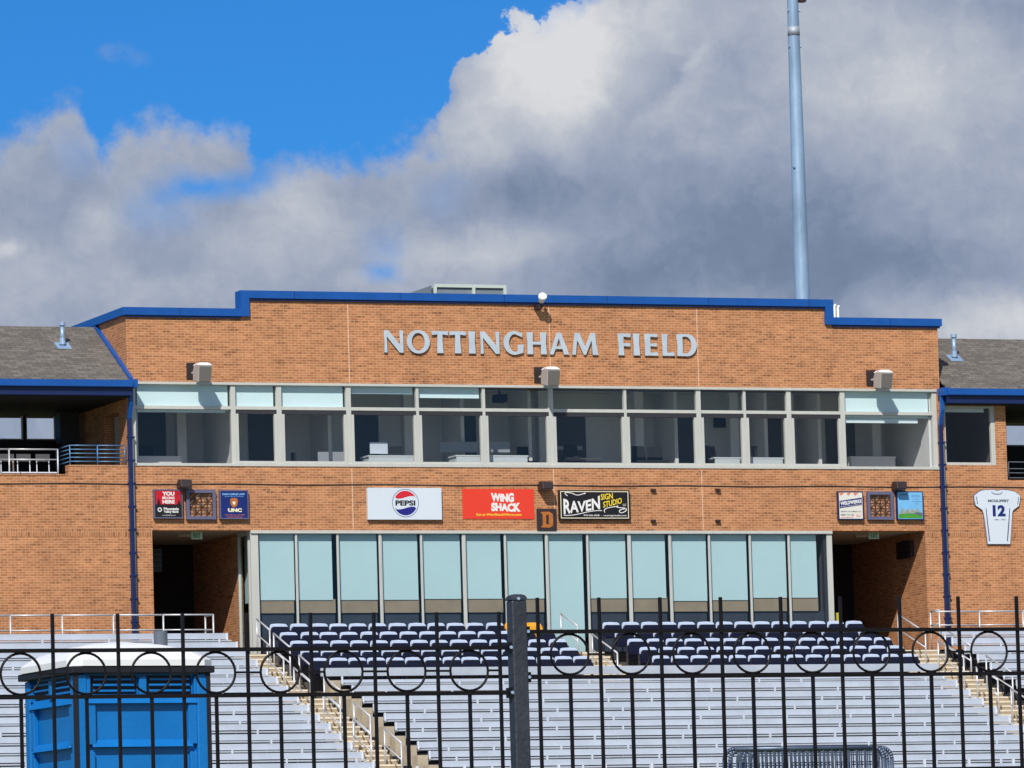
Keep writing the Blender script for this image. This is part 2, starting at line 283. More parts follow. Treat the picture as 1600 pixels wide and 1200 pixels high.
# ------------------------------------------------------------------ mesh helpers
class MB:
    def sheet(s, x0, x1, y, z0, z1): return s.quad((x0, y, z0), (x1, y, z0), (x1, y, z1), (x0, y, z1))
    def __init__(s): s.v = []; s.f = []; s.smooth = False
    def quad(s, *p): i = len(s.v); s.v += [tuple(q) for q in p]; s.f.append(tuple(range(i, i+len(p)))); return s
    def box(s, x0, x1, y0, y1, z0, z1):
        i = len(s.v)
        s.v += [(x, y, z) for z in (z0, z1) for y in (y0, y1) for x in (x0, x1)]
        s.f += [tuple(i+k for k in q) for q in ((0, 2, 3, 1), (4, 5, 7, 6), (0, 1, 5, 4), (2, 6, 7, 3), (0, 4, 6, 2), (1, 3, 7, 5))]; return s
    def hexa(s, b, t):
        "two matching polygons joined"
        n = len(b); i = len(s.v); s.v += [tuple(q) for q in b]+[tuple(q) for q in t]
        s.f.append(tuple(i+k for k in reversed(range(n)))); s.f.append(tuple(i+n+k for k in range(n)))
        for k in range(n): j = (k+1) % n; s.f.append((i+k, i+j, i+n+j, i+n+k))
        return s
    def prism_y(s, pts, y0, y1):
        return s.hexa([(x, y0, z) for x, z in pts], [(x, y1, z) for x, z in pts])
    def prism_x(s, pts, x0, x1):
        return s.hexa([(x0, y, z) for y, z in pts], [(x1, y, z) for y, z in pts])
    def tube(s, a, b, r, n=8, r2=None):
        a, b = Vector(a), Vector(b); d = (b-a).normalized(); q = d.to_track_quat('Z', 'Y'); r2 = r if r2 is None else r2
        c = [(math.cos(2*math.pi*k/n), math.sin(2*math.pi*k/n)) for k in range(n)]
        return s.hexa([a+q @ Vector((x*r, y*r, 0)) for x, y in c], [b+q @ Vector((x*r2, y*r2, 0)) for x, y in c])
    def path(s, pts, r, n=8):
        for a, b in zip(pts, pts[1:]): s.tube(a, b, r, n)
        return s
    def ring(s, c, R, r, n=28, m=6):
        i = len(s.v)
        for k in range(n):
            a = 2*math.pi*k/n
            for j in range(m):
                b = 2*math.pi*j/m; q = R+r*math.cos(b); s.v.append((c[0]+q*math.cos(a), c[1]+1.0*r*math.sin(b), c[2]+q*math.sin(a)))
        for k in range(n):
            for j in range(m): s.f.append((i+k*m+j, i+k*m+(j+1) % m, i+((k+1) % n)*m+(j+1) % m, i+((k+1) % n)*m+j))
        return s
    def build(s, name, material, parent=None, bevel=0, smooth=False, **tg):
        me = bpy.data.meshes.new(name)
        off = Vector((0, 0, 0))
        if parent is not None: off = WL[parent.name]
        me.from_pydata([tuple(Vector(v)-off) for v in s.v], [], s.f); me.validate(); me.update()
        bm = bmesh.new(); bm.from_mesh(me); bmesh.ops.recalc_face_normals(bm, faces=bm.faces); bm.to_mesh(me); bm.free()
        o = bpy.data.objects.new(name, me); COL.objects.link(o); me.materials.append(material)
        if smooth: me.polygons.foreach_set('use_smooth', [len(q.vertices) == 4 for q in me.polygons])
        if bevel:
            md = o.modifiers.new('bevel', 'BEVEL'); md.width = bevel; md.segments = 2; md.limit_method = 'ANGLE'
        if parent is not None: o.parent = parent
        WL[o.name] = off.copy()
        if tg: tag(o, **tg)
        return o
WL = {}
def tag(o, label=None, category=None, group=None, kind=None):
    if label: o['label'] = label
    if category: o['category'] = category
    if group: o['group'] = group
    if kind: o['kind'] = kind
    return o
def thing(name, label, cat, loc, group=None, rz=0):
    o = bpy.data.objects.new(name, None); COL.objects.link(o); o.location = loc; o.rotation_euler = (0, 0, rz); o.empty_display_size = .3
    WL[o.name] = Vector(loc); return tag(o, label, cat, group)
def box(name, m, parent, *b, **k): return MB().box(*b).build(name, m, parent, **k)
def to_mesh_obj(curve, name, m, parent, xf):
    tmp = bpy.data.objects.new('tmp', curve); COL.objects.link(tmp)
    dg = bpy.context.evaluated_depsgraph_get(); me = bpy.data.meshes.new_from_object(tmp.evaluated_get(dg))
    bpy.data.objects.remove(tmp); me.name = name
    off = WL[parent.name] if parent is not None else Vector()
    for v in me.vertices: v.co = Vector(xf(v.co))-off
    me.materials.clear(); me.materials.append(m)
    o = bpy.data.objects.new(name, me); COL.objects.link(o); o.parent = parent; WL[o.name] = off.copy(); return o
def text(s, m, parent, x0, x1, z0, z1, Y, name='lettering', bold=0.0, slope=0.0, wave=None, shear=0.0, ex=.006):
    cu = bpy.data.curves.new('t', 'FONT'); cu.body = s; cu.size = 1; cu.extrude = .02; cu.offset = bold; cu.resolution_u = 3
    tmp = bpy.data.objects.new('tmp', cu); COL.objects.link(tmp); dg = bpy.context.evaluated_depsgraph_get()
    me = bpy.data.meshes.new_from_object(tmp.evaluated_get(dg)); bpy.data.objects.remove(tmp)
    xs = [v.co.x for v in me.vertices]; ys = [v.co.y for v in me.vertices]
    a, b, c_, d = min(xs), max(xs), min(ys), max(ys); off = WL[parent.name]
    for v in me.vertices:
        s_ = (v.co.x-a)/(b-a); t_ = (v.co.y-c_)/(d-c_)
        lo, hi = (0, 1) if wave is None else wave(s_)
        x = x0+(x1-x0)*s_ + shear*t_; z = z0+(z1-z0)*(lo+(hi-lo)*t_) + slope*(x-x0); y = Y-ex if v.co.z > 0 else Y
        v.co = Vector((x, y, z))-off
    me.materials.clear(); me.materials.append(m); me.name = name
    o = bpy.data.objects.new(name, me); COL.objects.link(o); o.parent = parent; WL[o.name] = off.copy(); return o
def shape2d(polys, m, parent, name, Y, depth, box_=None, holes_ok=True):
    "flat outline(s) with holes, filled as a 2D curve; polys in world (X,Z); front face at Y"
    cu = bpy.data.curves.new('s', 'CURVE'); cu.dimensions = '2D'; cu.fill_mode = 'BOTH'; cu.extrude = .5
    for pl in polys:
        sp = cu.splines.new('POLY'); sp.points.add(len(pl)-1); sp.use_cyclic_u = True
        for p, q in zip(sp.points, pl): p.co = (q[0], q[1], 0, 1)
    return to_mesh_obj(cu, name, m, parent, lambda c: (c.x, Y+(0 if c.z > 0 else depth), c.y))
def ell(cx, cz, rx, rz, n=32, a0=0, a1=2*math.pi):
    full = abs(a1-a0-2*math.pi) < 1e-6
    return [(cx+rx*math.cos(a0+(a1-a0)*k/(n if full else n-1)), cz+rz*math.sin(a0+(a1-a0)*k/(n if full else n-1))) for k in range(n)]
def wall_grid(xs, zs, solid, y0, y1):
    "box cells merged into one skin: only outer faces"
    m = MB(); nx, nz = len(xs)-1, len(zs)-1
    S = lambda i, j: 0 <= i < nx and 0 <= j < nz and solid((xs[i]+xs[i+1])/2, (zs[j]+zs[j+1])/2)
    for i in range(nx):
        for j in range(nz):
            if not S(i, j): continue
            a, b, c_, d = xs[i], xs[i+1], zs[j], zs[j+1]
            m.quad((a, y0, c_), (b, y0, c_), (b, y0, d), (a, y0, d)); m.quad((a, y1, c_), (a, y1, d), (b, y1, d), (b, y1, c_))
            if not S(i-1, j): m.quad((a, y0, c_), (a, y0, d), (a, y1, d), (a, y1, c_))
            if not S(i+1, j): m.quad((b, y0, c_), (b, y1, c_), (b, y1, d), (b, y0, d))
            if not S(i, j-1): m.quad((a, y0, c_), (a, y1, c_), (b, y1, c_), (b, y0, c_))
            if not S(i, j+1): m.quad((a, y0, d), (b, y0, d), (b, y1, d), (a, y1, d))
    return m
# ------------------------------------------------------------------ ground
prof = [(-400, -1.5), (-200, -.4), (-157, 0), (-136.5, 1.1), (-111, 2.16), (-85, 3.56), (-50, 4.9), (-15.5, 5.7), (10, 5.9), (60, 5.5), (400, 4), (3000, -60)]
g = MB()
for (ya, za), (yb, zb) in zip(prof, prof[1:]): g.quad((-3000, ya, za), (3000, ya, za), (3000, yb, zb), (-3000, yb, zb))
g.build('ground', GRASS, kind='structure')
MB().box(-20, 20, -16.2, -13.2, 5.6, 6.62).build('lower_walkway', CONC, kind='structure')
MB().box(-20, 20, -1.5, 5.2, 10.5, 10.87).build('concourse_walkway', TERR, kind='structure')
# ------------------------------------------------------------------ central building
ZC = 20.62; ZS = 20.12; XL, XR = -11.83, 12.19; XA, XB = -8.45, 8.80
B = thing('press_box_building', 'tan brick press box building with blue coping between the two shingled wings', 'building', (0, 0, 5.8))
xs = [XL, -11.72, -11.22, -8.44, XA, 8.72, XB, 11.58, 12.09, XR]; zs = [5.8, 10.87, 14.30, 16.03, 18.31, ZS, ZC]
xs = sorted(set(xs))
def solid(x, z):
    if z > ZS: return XA < x < XB
    if 16.03 < z < 18.31: return not (-11.72 < x < 12.09)
    if 10.87 < z < 14.30: return not (-11.22 < x < 11.58)
    return True
wall_grid(xs, zs, solid, 0, .3).build('wall', BRICK, B)
# side walls (with a window in the left one), back wall, roof, floors
sw = MB()
for a, b, c_, d in ((.3, .8, 5.8, ZS), (2.2, 5.8, 5.8, ZS), (.8, 2.2, 5.8, 15.95), (.8, 2.2, 17.55, ZS)): sw.box(XL, XL+.3, a, b, c_, d)
sw.box(XR-.3, XR, .3, 5.8, 5.8, ZS); sw.box(XL+.3, XR-.3, 5.5, 5.8, 5.8, ZS)
sw.build('side_wall', BRICK, B)
w = box('side_window', FRAMED, B, XL+.06, XL+.1, .8, 2.2, 15.95, 16.0)
MB().quad((XL+.12, .84, 16.0), (XL+.12, 2.16, 16.0), (XL+.12, 2.16, 17.5), (XL+.12, .84, 17.5)).build('pane', GLASSD, w)
MB().box(XL+.3, XR-.3, .3, 5.5, 19.9, 20.0).build('roof', CONCD, B)
MB().box(XL+.3, XR-.3, .3, 5.5, 14.31, 15.85).build('floor_slab', IDARK, B)
# coping in blue metal following the steps, with a navy strip under it standing for its shadow
cp = MB(); y0, y1 = -.10, .36
ch = .228
def cop(x0, x1, z, mb=cp): mb.box(x0, x1, y0, y1, z-.02, z+ch-.04)
cop(XL-.1, XA-.15, ZS); cop(XA-.15, XB+.15, ZC); cop(XB+.15, XR+.1, ZS)
cp.box(XA-.15, XA+.10, y0-.003, y1+.002, ZS-.02, ZC-.021); cp.box(XB-.10, XB+.15, y0-.003, y1+.002, ZS-.02, ZC-.021)
cp.box(XL-.1, XL+.36, y1+.001, 5.9, ZS-.02, ZS+ch-.04); cp.box(XR-.36, XR+.1, y1+.001, 5.9, ZS-.02, ZS+ch-.04)
cp.build('coping', BLUE, B)
x = XA+1.4
while x < XB-.5: MB().box(x-.006, x+.006, y0-.004, y0, ZC-.015, ZC+ch-.045).build('coping_seam', NAVY, B); x += 3.05
for x in (XL+1.5, XR-1.5): MB().box(x-.006, x+.006, y0-.004, y0, ZS-.015, ZS+ch-.045).build('coping_seam', NAVY, B)
dr = MB(); dr.box(XL-.05, XA-.14, -.06, -.001, ZS-.08, ZS-.021).box(XA+.10, XB-.10, -.06, -.001, ZC-.08, ZC-.021).box(XB+.14, XR+.05, -.06, -.001, ZS-.08, ZS-.021)
dr.build('coping_shadow', NAVY, B)
for px in (-.0,):
    pass
for x in (P(543, 470)[0], P(857.3, 478)[0], P(1088, 480)[0]):
    MB().box(x-.012, x+.012, -.004, 0, 18.33, ZC-.1).box(x-.012, x+.012, -.004, 0, 14.33, 16.0).build('control_joint', mat('joint_sealant', L(226, 186, 158), .8) if 'joint_sealant' not in bpy.data.materials else bpy.data.materials['joint_sealant'], B)
# soldier course
for a_, b_ in ((XL+.1, -11.225), (11.585, XR-.1)): MB().box(a_, b_, -.003, 0, 14.13, 14.325).build('soldier_course', SOLD, B)
# upper window strip
mull = [(-11.72, -11.60), (-8.899, -8.771), (-7.597, -7.456), (-5.597, -5.458), (-3.569, -3.49), (-1.628, -1.548), (.325, .455), (2.562, 2.640), (4.734, 4.869), (6.160, 6.235), (7.472, 7.609), (9.118, 9.256), (11.957, 12.09)]
ZB, ZT, ZM = 16.03, 18.31, 17.62
shades = {0: 17.55, 1: 17.66, 2: 17.66, 3: 18.08, 4: 17.98, 11: 17.50}
for i in range(12):
    a, b = mull[i][0] if i == 0 else (mull[i][0]+mull[i][1])/2, mull[i+1][1] if i == 11 else (mull[i+1][0]+mull[i+1][1])/2
    il, ir = mull[i][1], mull[i+1][0]
    big = i in (0, 11)
    f = MB(); f.box(a, il, .0-.012 if False else .03, .16, ZB+.08, ZT-.07).box(ir, b, .03, .16, ZB+.08, ZT-.07)
    f.box(a, b, -.02, .16, ZT-.07, ZT-.002).box(a, b, -.025, .16, ZB+.002, ZB+.08).box(il, ir, .035, .15, ZM-.045, ZM+.045)
    W = f.build('window', FRAME, B, bevel=.004)
    if not big:
        s_ = MB(); t = .075
        s_.box(il+.002, il+t, .02, .14, ZB+.085, ZM-.16).box(ir-t, ir-.002, .02, .14, ZB+.085, ZM-.16).box(il+t, ir-t, .02, .14, ZB+.085, ZB+.15)
        s_.build('sash_frame', FRAME, W, bevel=.004)
        MB().box(il+.002, ir-.002, .05, .14, ZM-.16, ZM-.046).build('sash_head', FRAMED, W)
        MB().sheet(il+t, ir-t, .09, ZB+.15, ZM-.16).build('pane', GLASSD, W)
    else:
        MB().sheet(il, ir, .09, ZB+.08, ZM-.045).build('pane', GLASSD, W)
    MB().sheet(il, ir, .09, ZM+.045, ZT-.07).build('transom_pane', GLASS, W)
    if i in shades:
        zb = shades[i]; o = (.06 if i == 0 else 0)
        s_ = MB().box(il+.03+o*1.0, ir-.05, .165, .169, zb, ZT-.072)
        if i in (3, 4): s_.box(il+.05, ir-.05, .16, .18, zb-.03, zb)
        s_.build('roller_shade', SHADE, W)
        if i in (0, 11):
            s_ = MB().box(il+.02+o, ir-.12, .17, .22, ZM-.12, ZM-.06) if i == 0 else MB().box(il+.0, ir-.4, .18, .26, 17.36, 17.49)
            s_.build('shade_bottom_bar', SHADE, W)
# interiors of the press rooms
MB().box(-11.45, 11.80, .3, 4.2, 15.851, 15.87).build('room_floor', mat('bounce_floor_grey', L(150, 146, 140), .95, 0, .15, 4), B)  # pale floor layer added to bounce sunlight up into the rooms
MB().box(-11.5, 11.88, .3, 4.2, 18.42, 18.5).build('ceiling', CEIL, B)
MB().box(-11.5, 11.88, 3.2, 3.3, 15.85, 18.5).build('room_back_wall', IWALL, B)
pt = MB()
for x in (-8.62, -5.5, -1.6, .4, 4.8, 7.55, 9.2): pt.box(x-.05, x+.05, .75 if x < -8 else 1.7, 3.199, 15.85, 18.42)
pt.box(11.885, 11.955, .165, 4.2, 15.875, 18.41).box(-11.52, -11.45, .35, 4.2, 15.86, 18.41)
pt.build('partition', IWALL, B)
dd = MB()
for x in (-10.2, -6.9, -4.0, -1.1, 2.2, 5.6, 8.2, 10.5): dd.box(x-.45, x+.45, 3.15, 3.199, 15.85, 17.95)
dd.build('interior_door', IDARK, B)
MB().box(-11.5, 11.88, .32, .34, 18.2, 18.42).build('header_panel', IDARK, B)
col_ = MB()
for x in (-9.6, -3.0, 1.0, 3.9, 6.8, 8.5, 11.2): col_.box(x-.13, x+.13, 2.2, 2.5, 15.85, 18.42)
col_.build('interior_column', IWALL, B)
def item(name, m, label, cat, boxes, group=None):
    mb = MB()
    for b_ in boxes: mb.box(*b_)
    return mb.build(name, m, None, label=label, category=cat, group=group, bevel=.006)
def desk(x0, x1, y, z, label, m=DESK):
    d = thing('desk', label, 'desk', ((x0+x1)/2, y+.3, 15.85), 'desks behind the upper windows')
    box('desktop', m, d, x0, x1, y, y+.65, z-.04, z); box('front_panel', m, d, x0+.03, x1-.03, y+.01, y+.04, 15.88, z-.04)
    MB().box(x0+.03, x0+.08, y+.1, y+.6, 15.86, z-.04).box(x1-.08, x1-.03, y+.1, y+.6, 15.86, z-.04).build('side_panel', m, d)
    return d
desk(P(212, 710, 1.3)[0], P(285, 710, 1.3)[0], 1.3, 16.42, 'grey desk behind the wide left end window', IWALL)
desk(P(575, 720, .5)[0], P(648, 720, .5)[0], .5, 16.40, 'white desk under the pale monitor and black laptop')
desk(P(712, 720, .5)[0], P(752, 720, .5)[0], .5, 16.42, 'short white counter in the dark fifth window')
desk(P(760, 720, .5)[0], P(826, 720, .5)[0], .5, 16.42, 'white counter with a box, left of the centre mullion')
desk(P(1116, 720, .5)[0], P(1158, 720, .5)[0], .5, 16.40, 'white desk below the wall television')
desk(P(1170, 720, .5)[0], P(1225, 720, .5)[0], .5, 16.40, 'white desk carrying a black monitor and a dark box')
desk(P(1328, 705, 1.6)[0], P(1400, 705, 1.6)[0], 1.6, 16.55, 'grey counter behind the wide right end window', IWALL)
desk(P(872, 720, 1.4)[0], P(940, 720, 1.4)[0], 1.4, 16.44, 'dim grey table in the window right of the centre mullion', IDARK)
def screen(x0, z0, x1, z1, Y, m, label, nm='monitor', cat='monitor', stand=True):
    (a, c_), (b, d) = P(x0, z0, Y), P(x1, z1, Y)
    t = thing(nm, label, cat, ((a+b)/2, Y, d)); box('screen', m, t, a, b, Y, Y+.03, d, c_)
    if stand: MB().box((a+b)/2-.02, (a+b)/2+.02, Y+.031, Y+.06, d-.12, d+.1).box((a+b)/2-.12, (a+b)/2+.12, Y+.0, Y+.14, d-.14, d-.12).build('stand', IBLK, t)
    return t
screen(578, 691, 606, 709, .75, mat('pale_screen', L(196, 206, 216), .5), 'pale monitor on the white desk beside the black laptop')
screen(607, 697, 628, 709, .7, IBLK, 'open black laptop on the white desk', 'laptop', 'laptop', False)
screen(1115, 650, 1139, 668, 3.1, IBLK, 'black wall television high in the ninth window', 'television', 'television', False)
screen(1174, 697, 1184, 712, .8, IBLK, 'small black monitor on the desk in the tenth window')
screen(1024, 655, 1042, 690, 3.1, IDARK, 'dark picture hanging in the eighth window', 'picture', 'picture', False)
screen(455, 707, 463, 722, .9, IBLK, 'dark screen edge at the bottom of the third window')
for k, (px, py, y) in enumerate([(643, 671, 3.12), (643, 700, 3.12)]):
    x, z = P(px-9, py+9, y)[0], P(px, py+10, y)[1]
    MB().box(x, x+.33, y, y+.05, z, z+(.42)).build('back_window', mat('daylight_glass%d' % k, L(120, 170, 220), .3), B)
for px0, px1, py0, py1, y, lb in ((686, 748, 690, 707, 1.5, 'long grey cubicle panel in the dark fifth window'), (762, 797, 690, 707, 1.5, 'grey cubicle panel left of the centre mullion'), (872, 910, 697, 703, 1.6, 'pale shelf board in the window right of the centre mullion'), (497, 514, 706, 722, .9, 'grey box panel low in the third window'), (520, 540, 706, 722, .9, 'second grey box panel low in the third window')):
    (a, c_), (b, d) = P(px0, py0, y), P(px1, py1, y)
    tag(MB().box(a, b, y, y+.05, d, c_).build('cubicle_panel', mat('panel_grey', L(150, 154, 160), .8) if 'panel_grey' not in bpy.data.materials else bpy.data.materials['panel_grey'], bevel=.004), lb, 'panel')
    if d < 16.5: pass
(a, c_), (b, d) = P(769, 612, 1.2), P(798, 628, 1.2)
t = thing('ceiling_projector', 'black projector hanging below the ceiling left of the centre mullion', 'projector', ((a+b)/2, 1.2, 18.4))
box('housing', IBLK, t, a+.12, b-.08, 1.2, 1.55, d, c_-.06, bevel=.02); MB().tube(((a+b)/2, 1.35, c_-.07), ((a+b)/2, 1.35, 18.42), .025).build('mount', IBLK, t)
def office_chair(x, y, label):
    t = thing('office_chair', label, 'chair', (x, y, 15.85), 'office chairs in the press rooms')
    MB().hexa([(x-.24, y, 16.35), (x+.24, y, 16.35), (x+.24, y+.05, 16.35), (x-.24, y+.05, 16.35)], [(x-.2, y+.06, 16.78), (x+.2, y+.06, 16.78), (x+.2, y+.1, 16.78), (x-.2, y+.1, 16.78)]).build('backrest', IBLK, t, bevel=.03)
    box('seat', IBLK, t, x-.25, x+.25, y-.45, y, 16.27, 16.34, bevel=.02); MB().tube((x, y-.2, 15.9), (x, y-.2, 16.27), .03).box(x-.3, x+.3, y-.23, y-.17, 15.86, 15.9).box(x-.03, x+.03, y-.5, y+.1, 15.862, 15.898).build('base', IBLK, t)
for px, y, lb in ((229, 2.2, 'dark office chair behind the grey desk in the left end window'), (998, 1.3, 'left of two dark office chairs in the eighth window'), (1024, 1.3, 'right of two dark office chairs in the eighth window'),
                  (1108, 1.0, 'dark office chair at the left edge of the ninth window'), (893, 1.0, 'dark office chair right of the centre mullion'), (820, 1.7, 'dark office chair left of the centre mullion')):
    office_chair(P(px, 715, y)[0], y, lb)
# central joint pipe / shaded mullion has nothing extra. lower storefront
LX = [-8.44, -7.135, -5.945, -4.73, -3.53, -2.29, -1.08, .13, 1.35, 2.595, 3.80, 4.99, 6.22, 7.40, 8.72]
ZL0, ZL1 = 10.87, 14.30
wide = {0, 4+1, 9, 14}
for i in range(14):
    a, b = LX[i], LX[i+1]
    wl_ = .028 if i not in (5, 9) else .048; wr_ = .028 if i+1 not in (5, 9) else .048
    if i == 0: wl_ = .22
    if i == 13: wr_ = .16
    f = MB().box(a, a+wl_, .02, .068, ZL0, ZL1-.085).box(b-wr_, b, .02, .068, ZL0, ZL1-.085).box(a, b, -.03, .11, ZL1-.085, ZL1-.002)
    if i in (3, 7, 10): f.box(a+wl_-.0-.0, a+wl_+.03, .035, .066, ZL0, ZL1-.1)
    W = f.build('window', FRAME, B, bevel=.004)
    il, ir = a+wl_+(.03 if i in (3, 7, 10) else 0), b-wr_
    MB().sheet(il, ir, .06, ZL0, ZL1-.085).build('pane', GLASSL, W)
    zb = [12.42, 12.42, 12.42, 12.42, 12.44, 12.44, 12.44, 10.9, 12.44, 12.44, 12.36, 12.38, 12.44, 12.44][i]
    if i == 7: zb = 10.95
    tanok = i != 7
    gap = {1: .10, 3: .04, 5: .06, 7: .07, 9: .06, 11: .03, 13: .27, 0: .0}.get(i, .02)
    MB().box(il+.02+(.05 if i == 0 else 0), ir-gap, .165, .169, zb, ZL1-.09).build('roller_shade', SHADEL, W)
    if tanok: MB().box(il+.02, ir-.02 if i != 13 else ir-.25, .19, .22, 12.07, zb+.03).build('tan_panel', TAN, W)
    MB().box(il+.02, ir-.02, .24, .30, 10.88, 12.06).build('base_cabinet', mat('cabinet_navy', L(50, 54, 66), .7, 0, .2, 2) if 'cabinet_navy' not in bpy.data.materials else bpy.data.materials['cabinet_navy'], W)
# lounge behind, and the two passages
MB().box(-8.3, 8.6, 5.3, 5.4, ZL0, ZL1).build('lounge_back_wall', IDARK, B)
MB().box(-8.28, 8.58, .3, 5.3, 14.24, 14.305).build('lounge_ceiling', CEIL, B)
for xa, xb, side in ((-11.22, -8.44, 'l'), (8.72, 11.58, 'r')):
    MB().box(xa, xb, .3, 5.2, 14.302, 14.309).build('passage_ceiling', SOFF, B)
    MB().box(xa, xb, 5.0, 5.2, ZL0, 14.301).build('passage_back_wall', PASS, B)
MB().box(-8.44, -8.30, 1.15, 5.0, ZL0, 14.30).build('passage_side_wall', BRICK, B)
MB().box(8.60, 8.72, .3, 5.0, ZL0, 14.30).build('passage_side_wall', BRICK, B); MB().box(8.56, 8.598, .3, 5.0, ZL0, 14.23).build('lounge_side_wall', IDARK, B); MB().box(8.50, 8.719, .12, .296, ZL0, 14.22).build('corner_post', FRAMED, B)
MB().box(11.58, 11.78, .3, 5.0, ZL0, 14.30).build('passage_side_wall', BRICK, B)
MB().box(-11.42, -11.22, .3, 5.0, ZL0, 14.30).build('passage_side_wall', BRICK, B)
sd = MB().box(-8.44, -8.36, .24, .3, ZL0, 14.3).box(-8.44, -8.36, 1.08, 1.15, ZL0, 14.3).box(-8.44, -8.36, .3, 1.08, 14.2, 14.3).build('side_window', FRAME, B)
MB().box(-8.20, -8.19, .42, 1.3, 12.4, 14.2).build('roller_shade', SHADEL, sd)
MB().quad((-8.41, .3, ZL0), (-8.41, 1.08, ZL0), (-8.41, 1.08, 14.2), (-8.41, .3, 14.2)).build('pane', GLASSL, sd)
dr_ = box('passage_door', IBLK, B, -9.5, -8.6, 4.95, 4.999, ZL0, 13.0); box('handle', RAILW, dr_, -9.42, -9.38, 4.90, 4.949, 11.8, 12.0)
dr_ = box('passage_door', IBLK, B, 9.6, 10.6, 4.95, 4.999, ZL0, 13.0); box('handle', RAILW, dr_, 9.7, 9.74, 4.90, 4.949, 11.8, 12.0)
# downpipes at both ends
def dpipe(x, y0_, ztop, par):
    m = MB().box(x-.085, x+.02, -.13, -.03, 11.0, ztop); o = m.build('downpipe', NAVY, par, bevel=.01)
    t = MB().tube((x+.055, -.09, 11.0), (x+.05, -.09, ztop-.45), .02)
    t.build('conduit', GREYP, o, smooth=True)
    z = ztop-.5
    while z > 11.4: MB().box(x-.1, x+.1, -.135, -.002, z-.025, z+.015).build('clamp', NAVY, o); z -= .62
    hd = MB().box(x-.10, x+.10, -.5, -.1, 18.1, 18.32).hexa([(x-.085, -.30, 17.7), (x+.02, -.30, 17.7), (x+.02, -.18, 17.7), (x-.085, -.18, 17.7)], [(x-.085, -.30, 18.1), (x+.02, -.30, 18.1), (x+.02, -.18, 18.1), (x-.085, -.18, 18.1)])
    hd.hexa([(x-.084, -.13, 17.3), (x+.019, -.13, 17.3), (x+.019, -.03, 17.3), (x-.084, -.03, 17.3)], [(x-.084, -.30, 17.7), (x+.019, -.30, 17.7), (x+.019, -.18, 17.7), (x-.084, -.18, 17.7)])
    hd.build('elbow', BLUE, o)
dpipe(P(207.5, 800, -.1)[0], 0, 17.3, B); dpipe(P(1476, 800, -.1)[0], 0, 17.3, B)
# ------------------------------------------------------------------ wings
EY, EZ, RY, RZ = -.48, 18.30, 2.6, 20.06
def wing(x0, x1, inner, label):
    t = thing('stadium_wing', label, 'building', ((x0+x1)/2, 0, 5.8))
    s = (RZ-EZ)/(RY-EY); r = MB()
    a, b = (x0, x1-.005) if inner > x0+.01 else (x0+.005, x1)
    yb = RY+(RY-EY)
    r.hexa([(a, EY, EZ-.04), (b, EY, EZ-.04), (b, EY, EZ), (a, EY, EZ)], [(a, RY, RZ-.04), (b, RY, RZ-.04), (b, RY, RZ), (a, RY, RZ)])
    r.hexa([(a, RY+.001, RZ-.04), (b, RY+.001, RZ-.04), (b, RY+.001, RZ), (a, RY+.001, RZ)], [(a, yb, EZ-.04), (b, yb, EZ-.04), (b, yb, EZ), (a, yb, EZ)])
    r.build('roof', SHING, t)
    g = MB().box(a, b, EY-.1, EY-.001, EZ-.20, EZ-.015); g.build('gutter', BLUE, t, bevel=.012)
    MB().box(a, b, EY+.02, EY+.14, EZ-.42, EZ-.20).build('fascia', NAVY, t)
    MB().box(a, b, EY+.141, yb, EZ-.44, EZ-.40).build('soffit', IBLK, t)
    return t
def rakes(x, par): 
    MB().hexa([(x-.10, EY-.05, EZ-.02), (x-.002, EY-.05, EZ-.02), (x-.002, EY-.05, EZ+.07), (x-.10, EY-.05, EZ+.07)], [(x-.10, RY, RZ-.02), (x-.002, RY, RZ-.02), (x-.002, RY, RZ+.07), (x-.10, RY, RZ+.07)]).build('flashing', BLUE, par)
LW = wing(-20, XL, XL, 'left stadium wing in tan brick with open shaded gallery under a shingled roof')
rakes(XL, LW)
ZA_, ZB_ = 16.0, 15.76; xsp = -13.52
MB().prism_y([(-20, 5.8), (XL-.001, 5.8), (XL-.001, ZA_), (xsp, ZA_), (xsp, ZB_), (-20, ZB_)], 0.001, .3).build('wall', BRICK, LW)
MB().box(-20, XL-.02, -.002, .001, 14.13, 14.325).build('soldier_course', SOLD, LW)
MB().box(-20, XL-.02, -.004, .30, ZB_-.0, ZB_+.001) if False else None
MB().box(xsp, XL-.002, -.012, .31, ZA_, ZA_+.05).box(-20, xsp-.001, -.012, .31, ZB_, ZB_+.04).build('wall_cap', SOLD, LW)
MB().box(-20, XL-.01, .3, 5.2, 15.3, 15.5).build('gallery_floor', CONCD, LW)
bw = [-20, P(0, 600, 5)[0]-1.2, P(-3, 600, 5)[0]-.0, P(37, 688, 5)[0], P(41, 688, 5)[0], P(88, 688, 5)[0], XL-.01]
z0_, z1_ = 17.19, 17.90
def solidb(x, z): return not (z0_ < z < z1_ and (bw[1] < x < bw[3] or bw[4] < x < bw[5]))
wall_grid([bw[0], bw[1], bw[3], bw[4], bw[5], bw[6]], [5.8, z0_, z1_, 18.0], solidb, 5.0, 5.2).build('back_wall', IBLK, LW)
for a, b in ((bw[1], bw[3]), (bw[4], bw[5])):
    W = MB().box(a, b, 5.03, 5.1, z0_, z0_+.04).box(a, b, 5.03, 5.1, z1_-.04, z1_).box(a, a+.04, 5.03, 5.1, z0_+.04, z1_-.04).box(b-.04, b, 5.03, 5.1, z0_+.04, z1_-.04).build('window', FRAME, LW)
    MB().sheet(a+.04, b-.04, 5.065, z0_+.04, z1_-.04).build('pane', SKYPANE, W)
x_, z_ = P(150, 650, 3.5); MB().box(x_-.15, x_+.15, 3.4, 3.7, 15.5, 17.86).build('column', IDARK, LW)
